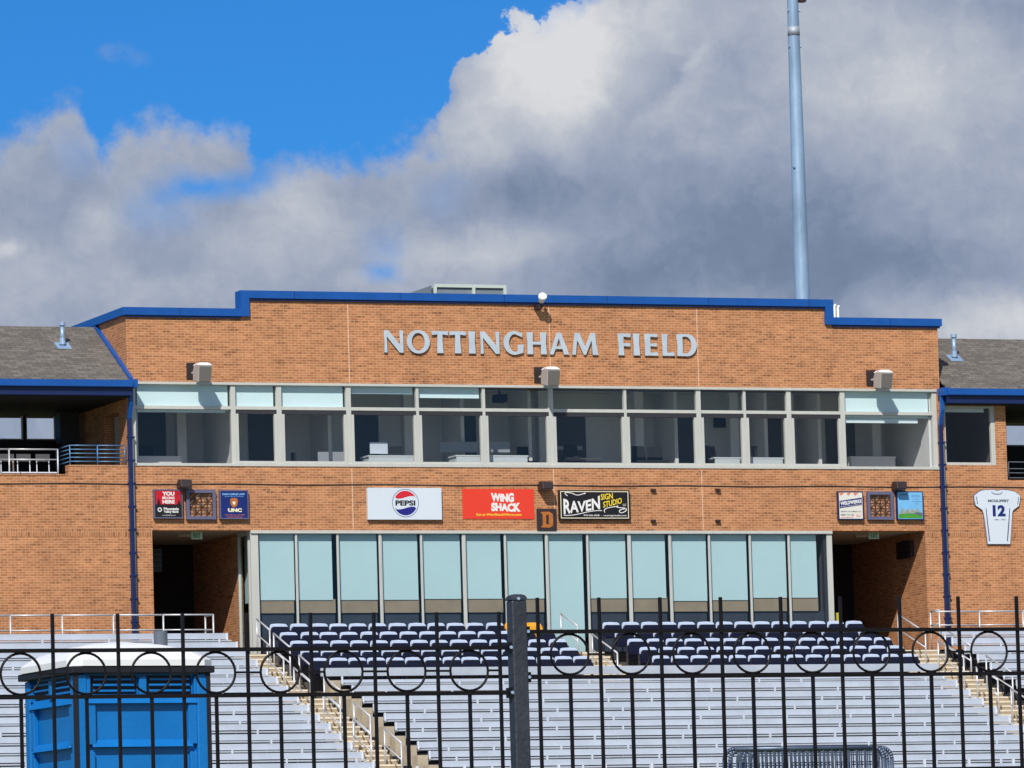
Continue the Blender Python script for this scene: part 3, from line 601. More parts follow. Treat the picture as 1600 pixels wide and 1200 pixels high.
x_, z_ = P(110, 650, 3.8); MB().box(x_-.3, x_+.25, 3.8, 4.2, 17.0, 17.86).box(x_-.25, x_-.1, 3.8, 4.0, 16.2, 17.0).build('heater', mat('heater_dark', L(48, 48, 54), .6), LW)
x_, z_ = P(127, 663, 4.9); MB().box(x_-.12, x_+.12, 4.9, 4.95, z_-.03, z_+.03).build('wall_plate', mat('plate_grey', L(150, 150, 150), .6), LW)
# gallery rails and chairs
def rail(nm, m, label, cat, posts, zf, zt, mids, r=.022, group=None, extra=None):
    (xa, ya), (xb, yb) = posts[0], posts[-1]
    t = thing(nm, label, cat, (xa, ya, zf), group)
    for x, y in posts: MB().tube((x, y, zf), (x, y, zt), r).build('post', m, t, smooth=True)
    MB().path([(x, y, zt) for x, y in posts], r).build('top_rail', m, t, smooth=True)
    for z in mids: MB().path([(x, y, z) for x, y in posts], r*.85).build('mid_rail', m, t, smooth=True)
    if extra: extra(t)
    return t
BLR = mat('blue_grey_rail', L(96, 140, 184), .4, .2)
xq = P(109, 700, .15)[0]; xr_ = P(195, 700, .15)[0]
rail('gallery_railing', BLR, 'blue grey four bar railing on the ledge beside the left downpipe', 'railing', [(xq, 1.4), (xq, .15), ((xq+xr_)/2, .15), (xr_, .15)], ZA_+.05, P(150, 696, .15)[1], [ZA_+.05+(P(150, 696, .15)[1]-ZA_-.05)*k for k in (.2, .4, .6, .8)], .016)
xw = P(90, 700, .6)[0]
rail('gallery_railing', RAILW, 'pale two bar railing among the folding chairs in the left gallery', 'railing', [(xw-3, .6), (P(14, 700, .6)[0], .6), (xw, .6)], 15.5, P(50, 702, .6)[1], [P(50, 718, .6)[1]], .022)
WCH = mat('white_chair_plastic', L(226, 228, 236), .5)
for k, (px, lb) in enumerate([(12, 'white chair in the left gallery nearest the picture edge'), (38, 'middle white chair behind the left gallery ledge'), (68, 'white chair in the left gallery nearest the railing end')]):
    x = P(px, 735, .9)[0]; t = thing('gallery_chair', lb, 'chair', (x, .9, 15.5), 'white chairs in the left gallery')
    MB().box(x-.26, x+.26, .5, .95, 15.86, 15.9).build('seat', WCH, t, bevel=.012)
    MB().tube((x+.17, .92, 15.5), (x+.17, .96, 16.4), .014).tube((x-.17, .92, 15.5), (x-.17, .96, 16.4), .014).tube((x+.17, .55, 15.5), (x+.17, .55, 15.86), .014).tube((x-.17, .55, 15.5), (x-.17, .55, 15.86), .014).build('frame', WCH, t)
    MB().box(x-.2, x+.2, .94, .965, 16.22, 16.42).build('backrest', IDARK, t, bevel=.01)
x, z = P(8, 706, 1.6); t = thing('gallery_table', 'yellow trimmed small table at the left edge of the gallery', 'table', (x, 1.6, 15.5))
box('tabletop', GOLD, t, x-.35, x+.25, 1.4, 1.9, 16.3, 16.34); MB().box(x-.3, x-.25, 1.45, 1.5, 15.5, 16.3).box(x+.15, x+.2, 1.45, 1.5, 15.5, 16.3).build('leg', GOLD, t)
# right wing
RW = wing(XR, 20, XR, 'right stadium wing in tan brick with a square window and open gallery')
a, b = 12.30, P(1548, 650)[0]; zb, zt = P(1500, 724)[1], P(1500, 634)[1]; c0 = P(1571, 650)[0]; zo = P(1575, 750)[1]
wall_grid([XR+.001, a, b+.13, c0, 20], [5.8, zo, zb-.05, zt+.0, 17.90], lambda x, z: not ((a < x < b+.13 and zb-.05 < z < zt) or (x > c0 and z > zo)), .001, .3).build('wall', BRICK, RW)
MB().box(XR+.02, 20, -.002, .001, 14.13, 14.325).build('soldier_course', SOLD, RW)
W = MB().box(a, a+.05, .03, .14, zb-.048, zt-.002).box(b, b+.13, .03, .14, zb-.048, zt-.002).box(a+.05, b, .03, .14, zb-.048, zb+.03).box(a+.05, b, .03, .14, zt-.06, zt-.002).build('window', FRAME, RW, bevel=.004)
MB().sheet(a+.05, b, .09, zb+.03, zt-.06).build('pane', GLASSD, W)
MB().box(a+.05, b-.1, .24, .25, zt-.16, zt-.02).build('roller_shade', SHADE, W)
MB().box(a+.02, b+.1, 3.0, 3.1, 15.5, 17.9).box(b+.28, b+.36, .31, 3.1, 15.5, 17.9).build('interior_wall', IDARK, RW)
x_ = P(1538, 660, 1.5)[0]; MB().box(x_-.12, x_+.12, 1.5, 1.8, 15.5, 17.6).build('interior_column', IWALL, RW)
MB().box(a+.05, b-.02, .5, .9, 16.0, 16.12).build('counter', mat('counter_pale', L(200, 214, 226), .5), RW)
MB().box(XR+.01, 20, .31, 5.2, 15.3, 15.5).build('gallery_floor', CONCD, RW)
ga = P(1572, 690, 5)[0]; gz0, gz1 = P(1590, 697, 5)[1], P(1590, 660, 5)[1]
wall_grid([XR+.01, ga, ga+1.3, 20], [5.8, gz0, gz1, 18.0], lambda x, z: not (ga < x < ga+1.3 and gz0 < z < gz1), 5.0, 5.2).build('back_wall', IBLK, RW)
W = MB().box(ga, ga+1.3, 5.03, 5.1, gz0, gz0+.04).box(ga, ga+1.3, 5.03, 5.1, gz1-.04, gz1).box(ga, ga+.03, 5.03, 5.1, gz0+.04, gz1-.04).box(ga+1.27, ga+1.3, 5.03, 5.1, gz0+.04, gz1-.04).build('window', FRAME, RW)
MB().sheet(ga+.03, ga+1.27, 5.065, gz0+.04, gz1-.04).build('pane', SKYPANE, W)
xx = P(1576, 735, .2)[0]
rail('gallery_railing', GREYP, 'dark grey barred railing in the right gallery opening', 'railing', [(xx, .2), (xx+1.2, .2), (xx+2.4, .2)], zo+.01, P(1590, 722, .2)[1], [zo+.08, zo+.22, zo+.34], .014)
# roof vents
for px, ptop, y, lb in ((97, 503, 1.45, 'galvanised roof vent pipe on the left shingled roof'), (1490, 522, 1.35, 'galvanised roof vent pipe on the right shingled roof')):
    x, zt_ = P(px, ptop, y); zr = EZ+(y-EY)*(RZ-EZ)/(RY-EY)
    t = thing('roof_vent', lb, 'vent', (x, y, zr), 'vent pipes on the shingled roofs')
    MB().tube((x, y, zr-.02), (x, y, zt_-.08), .06, 12).build('pipe', GALV, t, smooth=True)
    MB().tube((x, y, zr+.04), (x, y, zr+.22), .10, 12, .075).hexa([(x-.2, y-.2, zr-.1), (x+.2, y-.2, zr-.1), (x+.2, y+.15, zr+.1), (x-.2, y+.15, zr+.1)], [(x-.2, y-.2, zr-.08), (x+.2, y-.2, zr-.08), (x+.2, y+.15, zr+.12), (x-.2, y+.15, zr+.12)]).build('flashing', GALV, t)
    MB().tube((x, y, zt_-.1), (x, y, zt_), .095, 12, .085).build('cap', GALV, t)
# rooftop unit, mast, conduits
t = thing('rooftop_unit', 'pale grey rooftop air handler showing above the coping', 'air handler', (P(720, 446, 4)[0], 4, 20.0))
xa, zt_ = P(678, 443.5, 4); xb = P(791, 445, 4)[0]
MB().box(xa+.06, xb-.06, 4.06, 6.5, 20.4, zt_-.08).build('cabinet', mat('unit_panel', L(122, 134, 146), .6, 0, .1, 2), t)
fr = MB().box(xa, xb, 4.0, 4.08, zt_-.09, zt_)
for x in (xa+.04, xa+(xb-xa)*.55, xb-.04): fr.box(x-.045, x+.045, 4.0, 4.055, 20.0, zt_-.09)
fr.build('frame', mat('unit_frame', L(196, 208, 200), .5), t)
MB().hexa([(xa-.75, 4.2, zt_-.32), (xa, 4.2, zt_-.32), (xa, 5.6, zt_-.32), (xa-.75, 5.6, zt_-.32)], [(xa-.70, 4.2, zt_-.28), (xa-.001, 4.2, zt_-.02), (xa-.001, 5.6, zt_-.02), (xa-.70, 5.6, zt_-.28)]).build('intake_hood', mat('unit_hood', L(110, 120, 132), .5), t)
t = thing('floodlight_mast', 'tall galvanised stadium floodlight mast rising behind the roof', 'light mast', (0, 16, 5.6))
x1_, z1q = P(1255, 465, 16); x2_, z2q = P(1237.2, 0, 16)
x1_ = (x1_+x2_)/2
gm = MB(); segs = [(5.6, .275), (z1q, .235), (28.0, .205), (z2q+.2, .172), (36, .15)]
i_ = 0
for za, ra in segs:
    gm.v += [(x1_+ra*math.cos(2*math.pi*k/32), 16+ra*math.sin(2*math.pi*k/32), za) for k in range(32)]
for q in range(len(segs)-1): gm.f += [(q*32+k, q*32+(k+1) % 32, q*32+32+(k+1) % 32, q*32+32+k) for k in range(32)]
gm.build('shaft', GALV, t, smooth=True)
st = MB(); zj = P(1240, 50, 16)[1]
st.tube((x1_, 16, zj-.12), (x1_, 16, zj+.16), .192, 24, .184); st.build('slip_joint', mat('weathered_galv', L(170, 178, 190), .6, .3, .2, 6), t, smooth=True)
hp = MB()
for py in (17, 73): 
    zz = P(1240, py, 16)[1]
    for s_ in (-1, 1): hp.tube((x1_+s_*.16, 15.95, zz), (x1_+s_*.22, 15.93, zz), .035, 8)
zz = P(1250, 262, 16)[1]; hp.tube((x1_-.2, 15.9, zz), (x1_-.2, 15.82, zz), .03, 8)
hp.build('step_bolt', GALV, t)
zz = P(1250, 3.5, 16)[1]; MB().box(x1_+.17, x1_+.40, 15.85, 16.1, zz, zz+.7).build('control_box', BRONZE, t)
for k, (px, top) in enumerate(((1303.5, 477), (1309, 479))):
    x, z = P(px, top, 4); o = MB().tube((x, 4, 19.98), (x, 4, z), .035, 8).tube((x, 4, z-.02), (x+.05, 4, z+.0), .05, 8).build('vent_pipe', FLOODW, smooth=True)
    tag(o, ('left' if k == 0 else 'right')+' of the two thin white pipes above the right coping step', 'pipe', 'thin pipes above the right coping')
# ------------------------------------------------------------------ wall lettering
def Lr(g):  # glyphs drawn in a unit box
    f = .02
    G = {
     'I': [[(0, 0), (1, 0), (.90, .5), (.96, 1), (.04, 1), (.10, .5)]],
     'N': [[(0, 0), (.17, 0), (.145, .72), (.80, 0), (1, 0), (1, 1), (.82, 1), (.855, .33), (.24, 1), (.02, 1), (.04, .5)]],
     'T': [[(.30, 0), (.70, 0), (.655, .5), (.655, .84), (1, .81), (.98, 1), (.02, 1), (0, .81), (.345, .84), (.345, .5)]],
     'H': [[(0, 0), (.31, 0), (.29, .44), (.71, .44), (.69, 0), (1, 0), (.97, .5), (1, 1), (.69, 1), (.71, .57), (.29, .57), (.31, 1), (0, 1), (.03, .5)]],
     'A': [[(0, 0), (.2, 0), (.31, .25), (.66, .25), (.73, 0), (1, 0), (.6, 1), (.40, 1)], [(.355, .37), (.60, .37), (.485, .74)]],
     'M': [[(0, 0), (.145, 0), (.21, .66), (.45, 0), (.53, 0), (.755, .66), (.79, 0), (1, 0), (.93, .5), (.90, 1), (.73, 1), (.51, .36), (.30, 1), (.13, 1), (.07, .5)]],
     'F': [[(0, 0), (.47, 0), (.44, .42), (.94, .40), (.94, .57), (.44, .55), (.44, .85), (.98, .82), (1, 1), (0, 1), (.05, .5)]],
     'E': [[(0, 0), (1, 0), (.97, .16), (.44, .14), (.44, .43), (.92, .41), (.92, .57), (.44, .55), (.44, .86), (.96, .84), (.98, 1), (0, 1), (.04, .5)]],
     'L': [[(0, 0), (1, 0), (.97, .17), (.42, .14), (.42, .5), (.46, 1), (0, 1), (.04, .5)]],
     'O': [ell(.5, .5, .5, .53, 40), ell(.5, .5, .285, .40, 36)],
     'D': [[(0, 0), (.5, -.01)]+[(.5+.5*math.sin(a), .5-.51*math.cos(a)) for a in [math.pi*k/18 for k in range(1, 18)]]+[(.5, 1.01), (0, 1), (.04, .5)],
           [(.29, .13), (.44, .12)]+[(.44+.29*math.sin(a), .5-.39*math.cos(a)) for a in [math.pi*k/18 for k in range(1, 18)]]+[(.44, .89), (.29, .88)]],
     'G': [[(.94, .95), (.95, .76)]+[(.56+.29*math.cos(a), .5+.40*math.sin(a)) for a in [math.radians(62+k*12) for k in range(0, 19)]]+[(.70, .13), (.72, .42), (1, .44), (.98, .06)]+
           [(.54+.54*math.cos(a), .5+.54*math.sin(a)) for a in [math.radians(290-k*12) for k in range(0, 20)]]],
    }
    return G[g]
SG = thing('wall_lettering', 'large grey metal NOTTINGHAM FIELD letters mounted high on the brick wall', 'sign', (.1, -.06, 19.2))
letters = [('N', 600.1, 630.3), ('O', 635.8, 671.7), ('T', 674.8, 700.5), ('T', 702.6, 728.1), ('I', 732.2, 743.1), ('N', 750.5, 780.4), ('G', 786.9, 818.2), ('H', 823.5, 854.0), ('A', 858.3, 889.2), ('M', 893.4, 934.4),
           ('F', 965.8, 985.4), ('I', 989.3, 999.8), ('E', 1007.2, 1027.9), ('L', 1034.5, 1053.6), ('D', 1057.5, 1088.8)]
for ch_, a, b in letters:
    xa, xb = P(a, 535, -.07)[0], P(b, 535, -.07)[0]; za, zb = 19.165, 19.775
    shape2d([[(xa+(xb-xa)*u_, za+(zb-za)*v_) for u_, v_ in pl] for pl in Lr(ch_)], LETTER, SG, 'letter', -.07, .035)
# ------------------------------------------------------------------ signs
def board(label, px, m, th=.06, gap=.03, framem=None, fr=.03, cat='sign', name='wall_sign', yb=None):
    y1_ = -gap; y0_ = -gap-th
    (xa, zt), (xb, zb) = P(px[0], px[1], y0_), P(px[2], px[3], y0_)
    t = thing(name, label, cat, ((xa+xb)/2, y1_, zb))
    if framem:
        MB().box(xa, xb, y0_, y1_, zb, zb+fr).box(xa, xb, y0_, y1_, zt-fr, zt).box(xa, xa+fr, y0_, y1_, zb+fr, zt-fr).box(xb-fr, xb, y0_, y1_, zb+fr, zt-fr).build('frame', framem, t)
        if m: MB().box(xa+fr, xb-fr, y0_+.008, y1_-.005, zb+fr, zt-fr).build('board', m, t)
        return t, xa, xb, zb, zt, y0_+.008
    MB().box(xa, xb, y0_, y1_, zb, zt).build('board', m, t, bevel=.004)
    return t, xa, xb, zb, zt, y0_
def flat(polys, m, t, name, Y, d=.004): return shape2d(polys, m, t, name, Y-d, d)
def inner(xa, xb, zb, zt): return lambda u_, v_: (xa+(xb-xa)*u_, zb+(zt-zb)*v_)
# white sign with round emblem
t, xa, xb, zb, zt, y = board('white rectangular sign with a red, white and blue round emblem', (574, 762, 691, 812), WHITE, .1, .02)
cx, cz = P(633.5, 786, y); R_ = .385
flat([ell(cx, cz, R_, R_, 48), ell(cx, cz, R_-.012, R_-.012, 48)], SNAVY, t, 'emblem_outline', y)
def wavecap(up_):
    r = .335; pts_ = []
    a0 = math.radians(28 if up_ else 24)
    n = 24
    for k in range(n+1):
        a = a0+(math.pi-2*a0)*k/n; pts_.append((cx+r*math.cos(a), cz+(r*math.sin(a) if up_ else -r*math.sin(a))))
    x_end, x_st = pts_[-1][0], pts_[0][0]
    for k in range(1, 12):
        s_ = k/12; x = x_end+(x_st-x_end)*s_
        zl = r*math.sin(a0)
        pts_.append((x, cz+((zl-.03+.06*s_+ .02*math.sin(2*math.pi*s_)*-1) if up_ else (-zl-.03+.06*s_-.02*math.sin(2*math.pi*s_)))))
    return pts_
flat([wavecap(True)], PRED, t, 'emblem_red', y); flat([wavecap(False)], PBLU, t, 'emblem_blue', y)
text('PEPSI', SBLK, t, cx-.29, cx+.285, cz-.07, cz+.075, y, bold=.035)
# red sign
t, xa, xb, zb, zt, y = board('red banner sign with white WING SHACK words and a yellow web address', (722, 764, 835, 811), RED, .012, .005)
I = inner(xa, xb, zb, zt)
def jag(s_): return (0+.05*math.sin(6*s_), 1+.05*math.sin(7*s_+1))
text('WING', SCRM if False else FLOODW, t, *[I(.40, 0)[0], I(.72, 0)[0]], I(0, .57)[1], I(0, .86)[1], y, bold=.06, wave=jag)
text('SHACK', FLOODW, t, I(.40, 0)[0], I(.81, 0)[0], I(0, .25)[1], I(0, .53)[1], y, bold=.06, wave=jag)
text('Eat at WingShackWings.com', SYEL, t, I(.19, 0)[0], I(.82, 0)[0], I(0, .08)[1], I(0, .19)[1], y, bold=.02)
flat([ell(*I(.31, .55), .0, .0, 3)], SYEL, t, 'x', y) if False else None
# black sign
t, xa, xb, zb, zt, y = board('black sign with cream border, white RAVEN and yellow SIGN STUDIO words', (873, 765.5, 985, 812), SBLK, .09, .02)
I = inner(xa, xb, zb, zt); e1, e2 = .035, .05
flat([[I(.02, .04), I(.98, .04), I(.98, .96), I(.02, .96)], [I(.03, .065), I(.97, .065), I(.97, .935), I(.03, .935)]], SCRM, t, 'border', y)
text('RAVEN', FLOODW, t, I(.06, 0)[0], I(.575, 0)[0], I(0, .16)[1], I(0, .80)[1], y, bold=.03, wave=lambda s_: (.02+.28*s_, .86+.17*s_-.22*math.sin(math.pi*s_)))
text('SIGN', SYEL, t, I(.59, 0)[0], I(.76, 0)[0], I(0, .66)[1], I(0, .86)[1], y, slope=.10, bold=.02)
text('STUDIO', SYEL, t, I(.62, 0)[0], I(.885, 0)[0], I(0, .40)[1], I(0, .60)[1], y, slope=.22, bold=.02)
text('LLC', FLOODW, t, I(.90, 0)[0], I(.945, 0)[0], I(0, .46)[1], I(0, .54)[1], y)
text('970-506-4058  -  ravensignstudio.com', FLOODW, t, I(.34, 0)[0], I(.945, 0)[0], I(0, .10)[1], I(0, .17)[1], y, bold=.01)
def swash(pts_, wdt, nm='flourish'):
    mb = MB(); 
    for a, b in zip(pts_, pts_[1:]): mb.tube((a[0], y-.004, a[1]), (b[0], y-.004, b[1]), wdt, 6)
    mb.build(nm, FLOODW, t)
def bez(p, n=14):
    out = []
    for k in range(n+1):
        s_ = k/n; a = [(1-s_)**3, 3*s_*(1-s_)**2, 3*s_*s_*(1-s_), s_**3]; out.append(I(sum(a[i]*p[i][0] for i in range(4)), sum(a[i]*p[i][1] for i in range(4))))
    return out
swash(bez([(.06, .14), (.25, .10), (.40, .33), (.60, .30)]), .013)
swash(bez([(.12, .80), (.02, .95), (.16, .93), (.22, .85)])+bez([(.22, .85), (.28, .75), (.42, .98), (.36, .86)]), .014)
swash(bez([(.64, .24), (.60, .42), (.74, .40), (.83, .46)])+bez([(.83, .46), (.74, .36), (1.02, .46), (.93, .28)])+bez([(.93, .28), (.84, .14), (.80, .34), (.92, .36)]), .014)
# D sign
t, xa, xb, zb, zt, y = board('small dark square sign with a gold letter D below the lamp', (839, 795, 870, 829), BRONZE, .05, .01)
I = inner(xa, xb, zb, zt)
flat([[I(.2, .14), I(.62, .13), I(.80, .22), I(.82, .3), I(.82, .72), I(.80, .78), I(.62, .87), I(.2, .86), I(.2, .80), I(.28, .76), I(.28, .24), I(.2, .20)], [I(.46, .28), I(.60, .28), I(.60, .72), I(.46, .72)]], SORG, t, 'letter', y)
# bank sign
t, xa, xb, zb, zt, y = board('red and black square sign with YOU BELONG HERE, leftmost of the left trio', (240, 764.5, 286, 810), SBLK, .1, .03, PURP, .03)
I = inner(xa, xb, zb, zt)
flat([[I(.06, .48), I(.94, .48), I(.94, .95), I(.06, .95)]], DRED, t, 'red_field', y, .003)
flat([[I(.10, .46), I(.17, .74), I(.24, .46)], [I(.80, .46), I(.87, .66), I(.94, .46)]], SBLK, t, 'tree_silhouette', y, .005)
text('YOU', FLOODW, t, I(.30, 0)[0], I(.72, 0)[0], I(0, .78)[1], I(0, .92)[1], y-.003, bold=.05)
text('BELONG', FLOODW, t, I(.30, 0)[0], I(.72, 0)[0], I(0, .66)[1], I(0, .75)[1], y-.003, bold=.04)
text('HERE', FLOODW, t, I(.30, 0)[0], I(.72, 0)[0], I(0, .51)[1], I(0, .63)[1], y-.003, bold=.05)
text('Mountain', FLOODW, t, I(.34, 0)[0], I(.86, 0)[0], I(0, .28)[1], I(0, .38)[1], y, bold=.03)
text('Valley Bank', FLOODW, t, I(.34, 0)[0], I(.86, 0)[0], I(0, .17)[1], I(0, .27)[1], y, bold=.03)
text('www.MVBank.com', FLOODW, t, I(.28, 0)[0], I(.74, 0)[0], I(0, .09)[1], I(0, .125)[1], y)
flat([ell(*I(.2, .30), .06, .06, 20), ell(*I(.2, .30), .035, .035, 16)], FLOODW, t, 'emblem', y)
def lattice(px, label):
    t, xa, xb, zb, zt, y = board(label, px, None, .09, .02, PURP, .085, 'lattice panel', 'lattice_panel')
    a, b, c_, d = xa+.085, xb-.085, zb+.085, zt-.085; yy = y+.02; mb = MB(); w_, h_ = b-a, d-c_
    I = inner(a, b, c_, d)
    def bar(p, q, r=.010): mb.tube((I(*p)[0], yy, I(*p)[1]), (I(*q)[0], yy, I(*q)[1]), r, 6)
    for k in (.25, .5, .75): bar((k, 0), (k, 1)); bar((0, k), (1, k))
    for i in (0, .5):
        for j in (0, .5): bar((i, j), (i+.5, j+.5)); bar((i+.5, j), (i, j+.5))
    mb.build('grille', BRONZE, t); return t
lattice((291, 765, 338, 811.5), 'square metal lattice panel between the red and navy signs')
lattice((1355, 768, 1397, 812), 'square metal lattice panel between the cream and sky blue signs')
t, xa, xb, zb, zt, y = board('navy square sign with gold emblem and UNC letters, rightmost of the left trio', (343, 765.5, 389, 811), SNAVY, .1, .03, PURP, .03)
I = inner(xa, xb, zb, zt)
text('DAN CAPLIS LAW', LBLUE, t, I(.10, 0)[0], I(.88, 0)[0], I(0, .82)[1], I(0, .89)[1], y, bold=.04)
text('THE LAW FIRM OF COLORADO', LBLUE, t, I(.17, 0)[0], I(.83, 0)[0], I(0, .76)[1], I(0, .79)[1], y)
flat([[I(.38, .70), I(.43, .72), I(.56, .72), I(.61, .70), I(.63, .60), I(.60, .48), I(.53, .40), I(.46, .40), I(.39, .48), I(.36, .60)]], SORG, t, 'emblem', y)
flat([[I(.44, .60), I(.55, .60), I(.53, .50), I(.46, .50)]], SCRM, t, 'emblem_detail', y, .007)
text('UNC', SCRM, t, I(.28, 0)[0], I(.76, 0)[0], I(0, .24)[1], I(0, .37)[1], y, bold=.06)
text('THE OFFICIAL LAW FIRM', SALM, t, I(.16, 0)[0], I(.86, 0)[0], I(0, .12)[1], I(0, .155)[1], y)
text('OF UNC ATHLETICS', SALM, t, I(.24, 0)[0], I(.78, 0)[0], I(0, .05)[1], I(0, .085)[1], y)
t, xa, xb, zb, zt, y = board('cream square sign with a slanted navy band, leftmost of the right trio', (1309, 767.5, 1350, 812), mat('sign_off_white', L(224, 222, 212), .5), .1, .03, NAVY, .028)
I = inner(xa, xb, zb, zt)
flat([[I(.06, .40), I(.94, .52), I(.94, .78), I(.06, .66)]], SNAVY, t, 'band', y, .003)
text('WELDWERKS', FLOODW, t, I(.09, 0)[0], I(.92, 0)[0], I(0, .50)[1], I(0, .63)[1], y-.003, bold=.04, slope=.115)
text('BREWING COMPANY | GREELEY COLO', FLOODW, t, I(.10, 0)[0], I(.92, 0)[0], I(0, .43)[1], I(0, .465)[1], y-.003, slope=.115)
for k, (u_, s_) in enumerate(((.06, .2), (.36, .16), (.62, .2))): flat([[I(u_, .95), I(u_+s_, .95), I(u_+s_*.5, .86), I(u_+.02, .86)]], SALM, t, 'blot', y, .003)
text('508 8TH AVE, GREELEY, CO', GREYP, t, I(.10, 0)[0], I(.90, 0)[0], I(0, .26)[1], I(0, .31)[1], y)
text('BEER TO GO', GREYP, t, I(.10, 0)[0], I(.62, 0)[0], I(0, .145)[1], I(0, .20)[1], y); text('DAILY', SALM, t, I(.70, 0)[0], I(.90, 0)[0], I(0, .10)[1], I(0, .19)[1], y)
text('WELDWERKS.COM', SALM, t, I(.10, 0)[0], I(.60, 0)[0], I(0, .07)[1], I(0, .10)[1], y)
t, xa, xb, zb, zt, y = board('sky blue picture sign with trees over a green lawn, rightmost of the right trio', (1401, 767.5, 1443.5, 812), SKYB, .1, .03, NAVY, .022)
I = inner(xa, xb, zb, zt)
flat([[I(.05, .05), I(.95, .05), I(.95, .16), I(.5, .22), I(.05, .2)]], SGRN, t, 'lawn', y, .003)
random.seed(3); mb = MB()
tre = [I(.08, .2)]+[I(.10+.8*k/24, .27+.13*abs(math.sin(k*.55))+random.uniform(-.03, .03)) for k in range(25)]+[I(.92, .2), I(.5, .222)]
flat([tre], SGRY, t, 'trees', y, .004)
flat([[I(.62, .22), I(.95, .12), I(.95, .24), I(.75, .27)]], GREYP, t, 'pavilion', y, .006)
text('SUMMIT', SNAVY, t, I(.12, 0)[0], I(.40, 0)[0], I(0, .86)[1], I(0, .90)[1], y)
for k, (a, b, v) in enumerate(((.55, .9, .86), (.55, .9, .80), (.62, .85, .72), (.58, .92, .63), (.7, .8, .55))): flat([[I(a, v), I(b, v), I(b, v+.012), I(a, v+.012)]], PURP, t, 'text_line', y, .004)
# jersey plaque
def J(px, py): return P(1500+px/9.23, 740+py/9.23, -.06)
out = [(210, 315), (290, 255), (345, 240), (440, 236), (480, 235), (540, 250), (600, 235), (690, 240), (790, 262), (870, 320), (862, 400), (850, 465), (770, 525), (755, 560), (745, 700), (735, 850), (725, 1015), (400, 1015), (385, 850), (365, 700), (345, 580), (325, 525), (230, 460), (215, 400)]
t = thing('jersey_plaque', 'white football jersey shaped plaque numbered 12 on the right wing', 'sign', (J(560, 1015)[0], -.02, J(560, 1015)[1]))
cxj, czj = J(560, 620)
flat([[J(*p) for p in out]], WHITE, t, 'board', -.02, .04)
flat([[(cxj+(J(*p)[0]-cxj)*1.035, czj+(J(*p)[1]-czj)*1.02) for p in out]], PURP, t, 'edge', -.019, .02)
y = -.06
flat([[J(450, 262), J(500, 290), J(575, 290), J(620, 262), J(612, 275), J(578, 302), J(498, 302), J(455, 275)], [J(368, 500), J(380, 500), J(435, 975), J(420, 975), J(395, 760)], [J(712, 500), J(722, 500), J(710, 740), J(690, 975), J(676, 975)],
      [J(232, 330), J(242, 330), J(258, 440), J(247, 440)], [J(842, 335), J(850, 335), J(838, 445), J(828, 445)]], PURP, t, 'stripe', y)
text('MCGUFFEY', SBLK if False else GREYP, t, J(390, 0)[0], J(692, 0)[0], J(0, 410)[1], J(0, 372)[1], y, bold=.04)
text('12', SNAVY, t, J(452, 0)[0], J(635, 0)[0], J(0, 615)[1], J(0, 452)[1], y, bold=.05)
text('1950 - 1953', GREYP, t, J(472, 0)[0], J(628, 0)[0], J(0, 672)[1], J(0, 654)[1], y)
# sign brackets left on the wall
for k, (px, py, lb) in enumerate(((1021, 765.5, 'upper left'), (1122, 765.5, 'upper right'), (1021, 813.5, 'lower left'), (1122, 813.5, 'lower right'))):
    x, z = P(px, py, -.05); o = MB().hexa([(x-.07, -.1, z-.03), (x+.06, -.1, z-.04), (x+.06, 0, z-.04), (x-.07, 0, z-.03)], [(x-.07, -.1, z+.03), (x+.06, -.1, z+.02), (x+.06, 0, z+.02), (x-.07, 0, z+.03)]).build('sign_bracket', BRONZE)
    tag(o, lb+' of the four small dark brackets on bare brick right of the black sign', 'bracket', 'empty sign brackets')
# cable along the wall
mb = MB(); n = 60
pts_ = [(-19+38*k/n, -.015, 15.545+.012*math.sin(k*.9)) for k in range(n+1)]
mb.path(pts_, .014, 6); mb.build('wall_cable', BRONZE, label='thin dark cable running along the brick wall above the signs', category='cable')
# ------------------------------------------------------------------ wall lights
for k, (px, py, lb) in enumerate(((291, 567, 'white and grey floodlight on a dark plate above the left end window'), (834, 573.5, 'white and grey floodlight on a dark plate at the centre of the wall'), (1353, 578.5, 'white and grey floodlight on a dark plate above the right end window'))):
    x, z = P(px, py); t = thing('floodlight', lb, 'floodlight', (x+.28, 0, z-.2), 'floodlights above the upper windows')
    box('mounting_plate', BRONZE, t, x, x+.56, -.03, 0, z-.44, z)
    MB().tube((x+.16, -.03, z-.28), (x+.22, -.42, z-.28), .04).build('arm', FLOODG, t)
    cx = x+.26; zc = z-.36; w_ = .185
    # housing: rounded back, larger tilted front door
    prof_ = [(-.30, -.16), (-.30, .10), (-.40, .24), (-.58, .28), (-.86, .20), (-.74, -.24)]
    MB().prism_x([(a, zc+b) for a, b in prof_], cx-w_, cx+w_).build('housing', FLOODG, t, bevel=.02)
    MB().hexa([(cx-w_+.01, -.865, zc+.18), (cx+w_-.01, -.865, zc+.18), (cx+w_-.03, -.755, zc-.215), (cx-w_+.03, -.755, zc-.215)], [(cx-w_+.01, -.85, zc+.18), (cx+w_-.01, -.85, zc+.18), (cx+w_-.03, -.74, zc-.215), (cx-w_+.03, -.74, zc-.215)]).build('lens', FLOODL, t)
    MB().hexa([(cx-w_-.01, -.32, zc+.245), (cx+w_+.01, -.32, zc+.245), (cx+w_+.02, -.88, zc+.205), (cx-w_-.02, -.88, zc+.205)], [(cx-w_+.06, -.38, zc+.31), (cx+w_-.06, -.38, zc+.31), (cx+w_-.05, -.72, zc+.30), (cx-w_+.05, -.72, zc+.30)]).build('top_cover', FLOODW, t, bevel=.02)
    MB().tube((x+.2, -.03, z-.36), (x+.24, -.5, z-.56), .01, 6).build('cable', BRONZE, t)
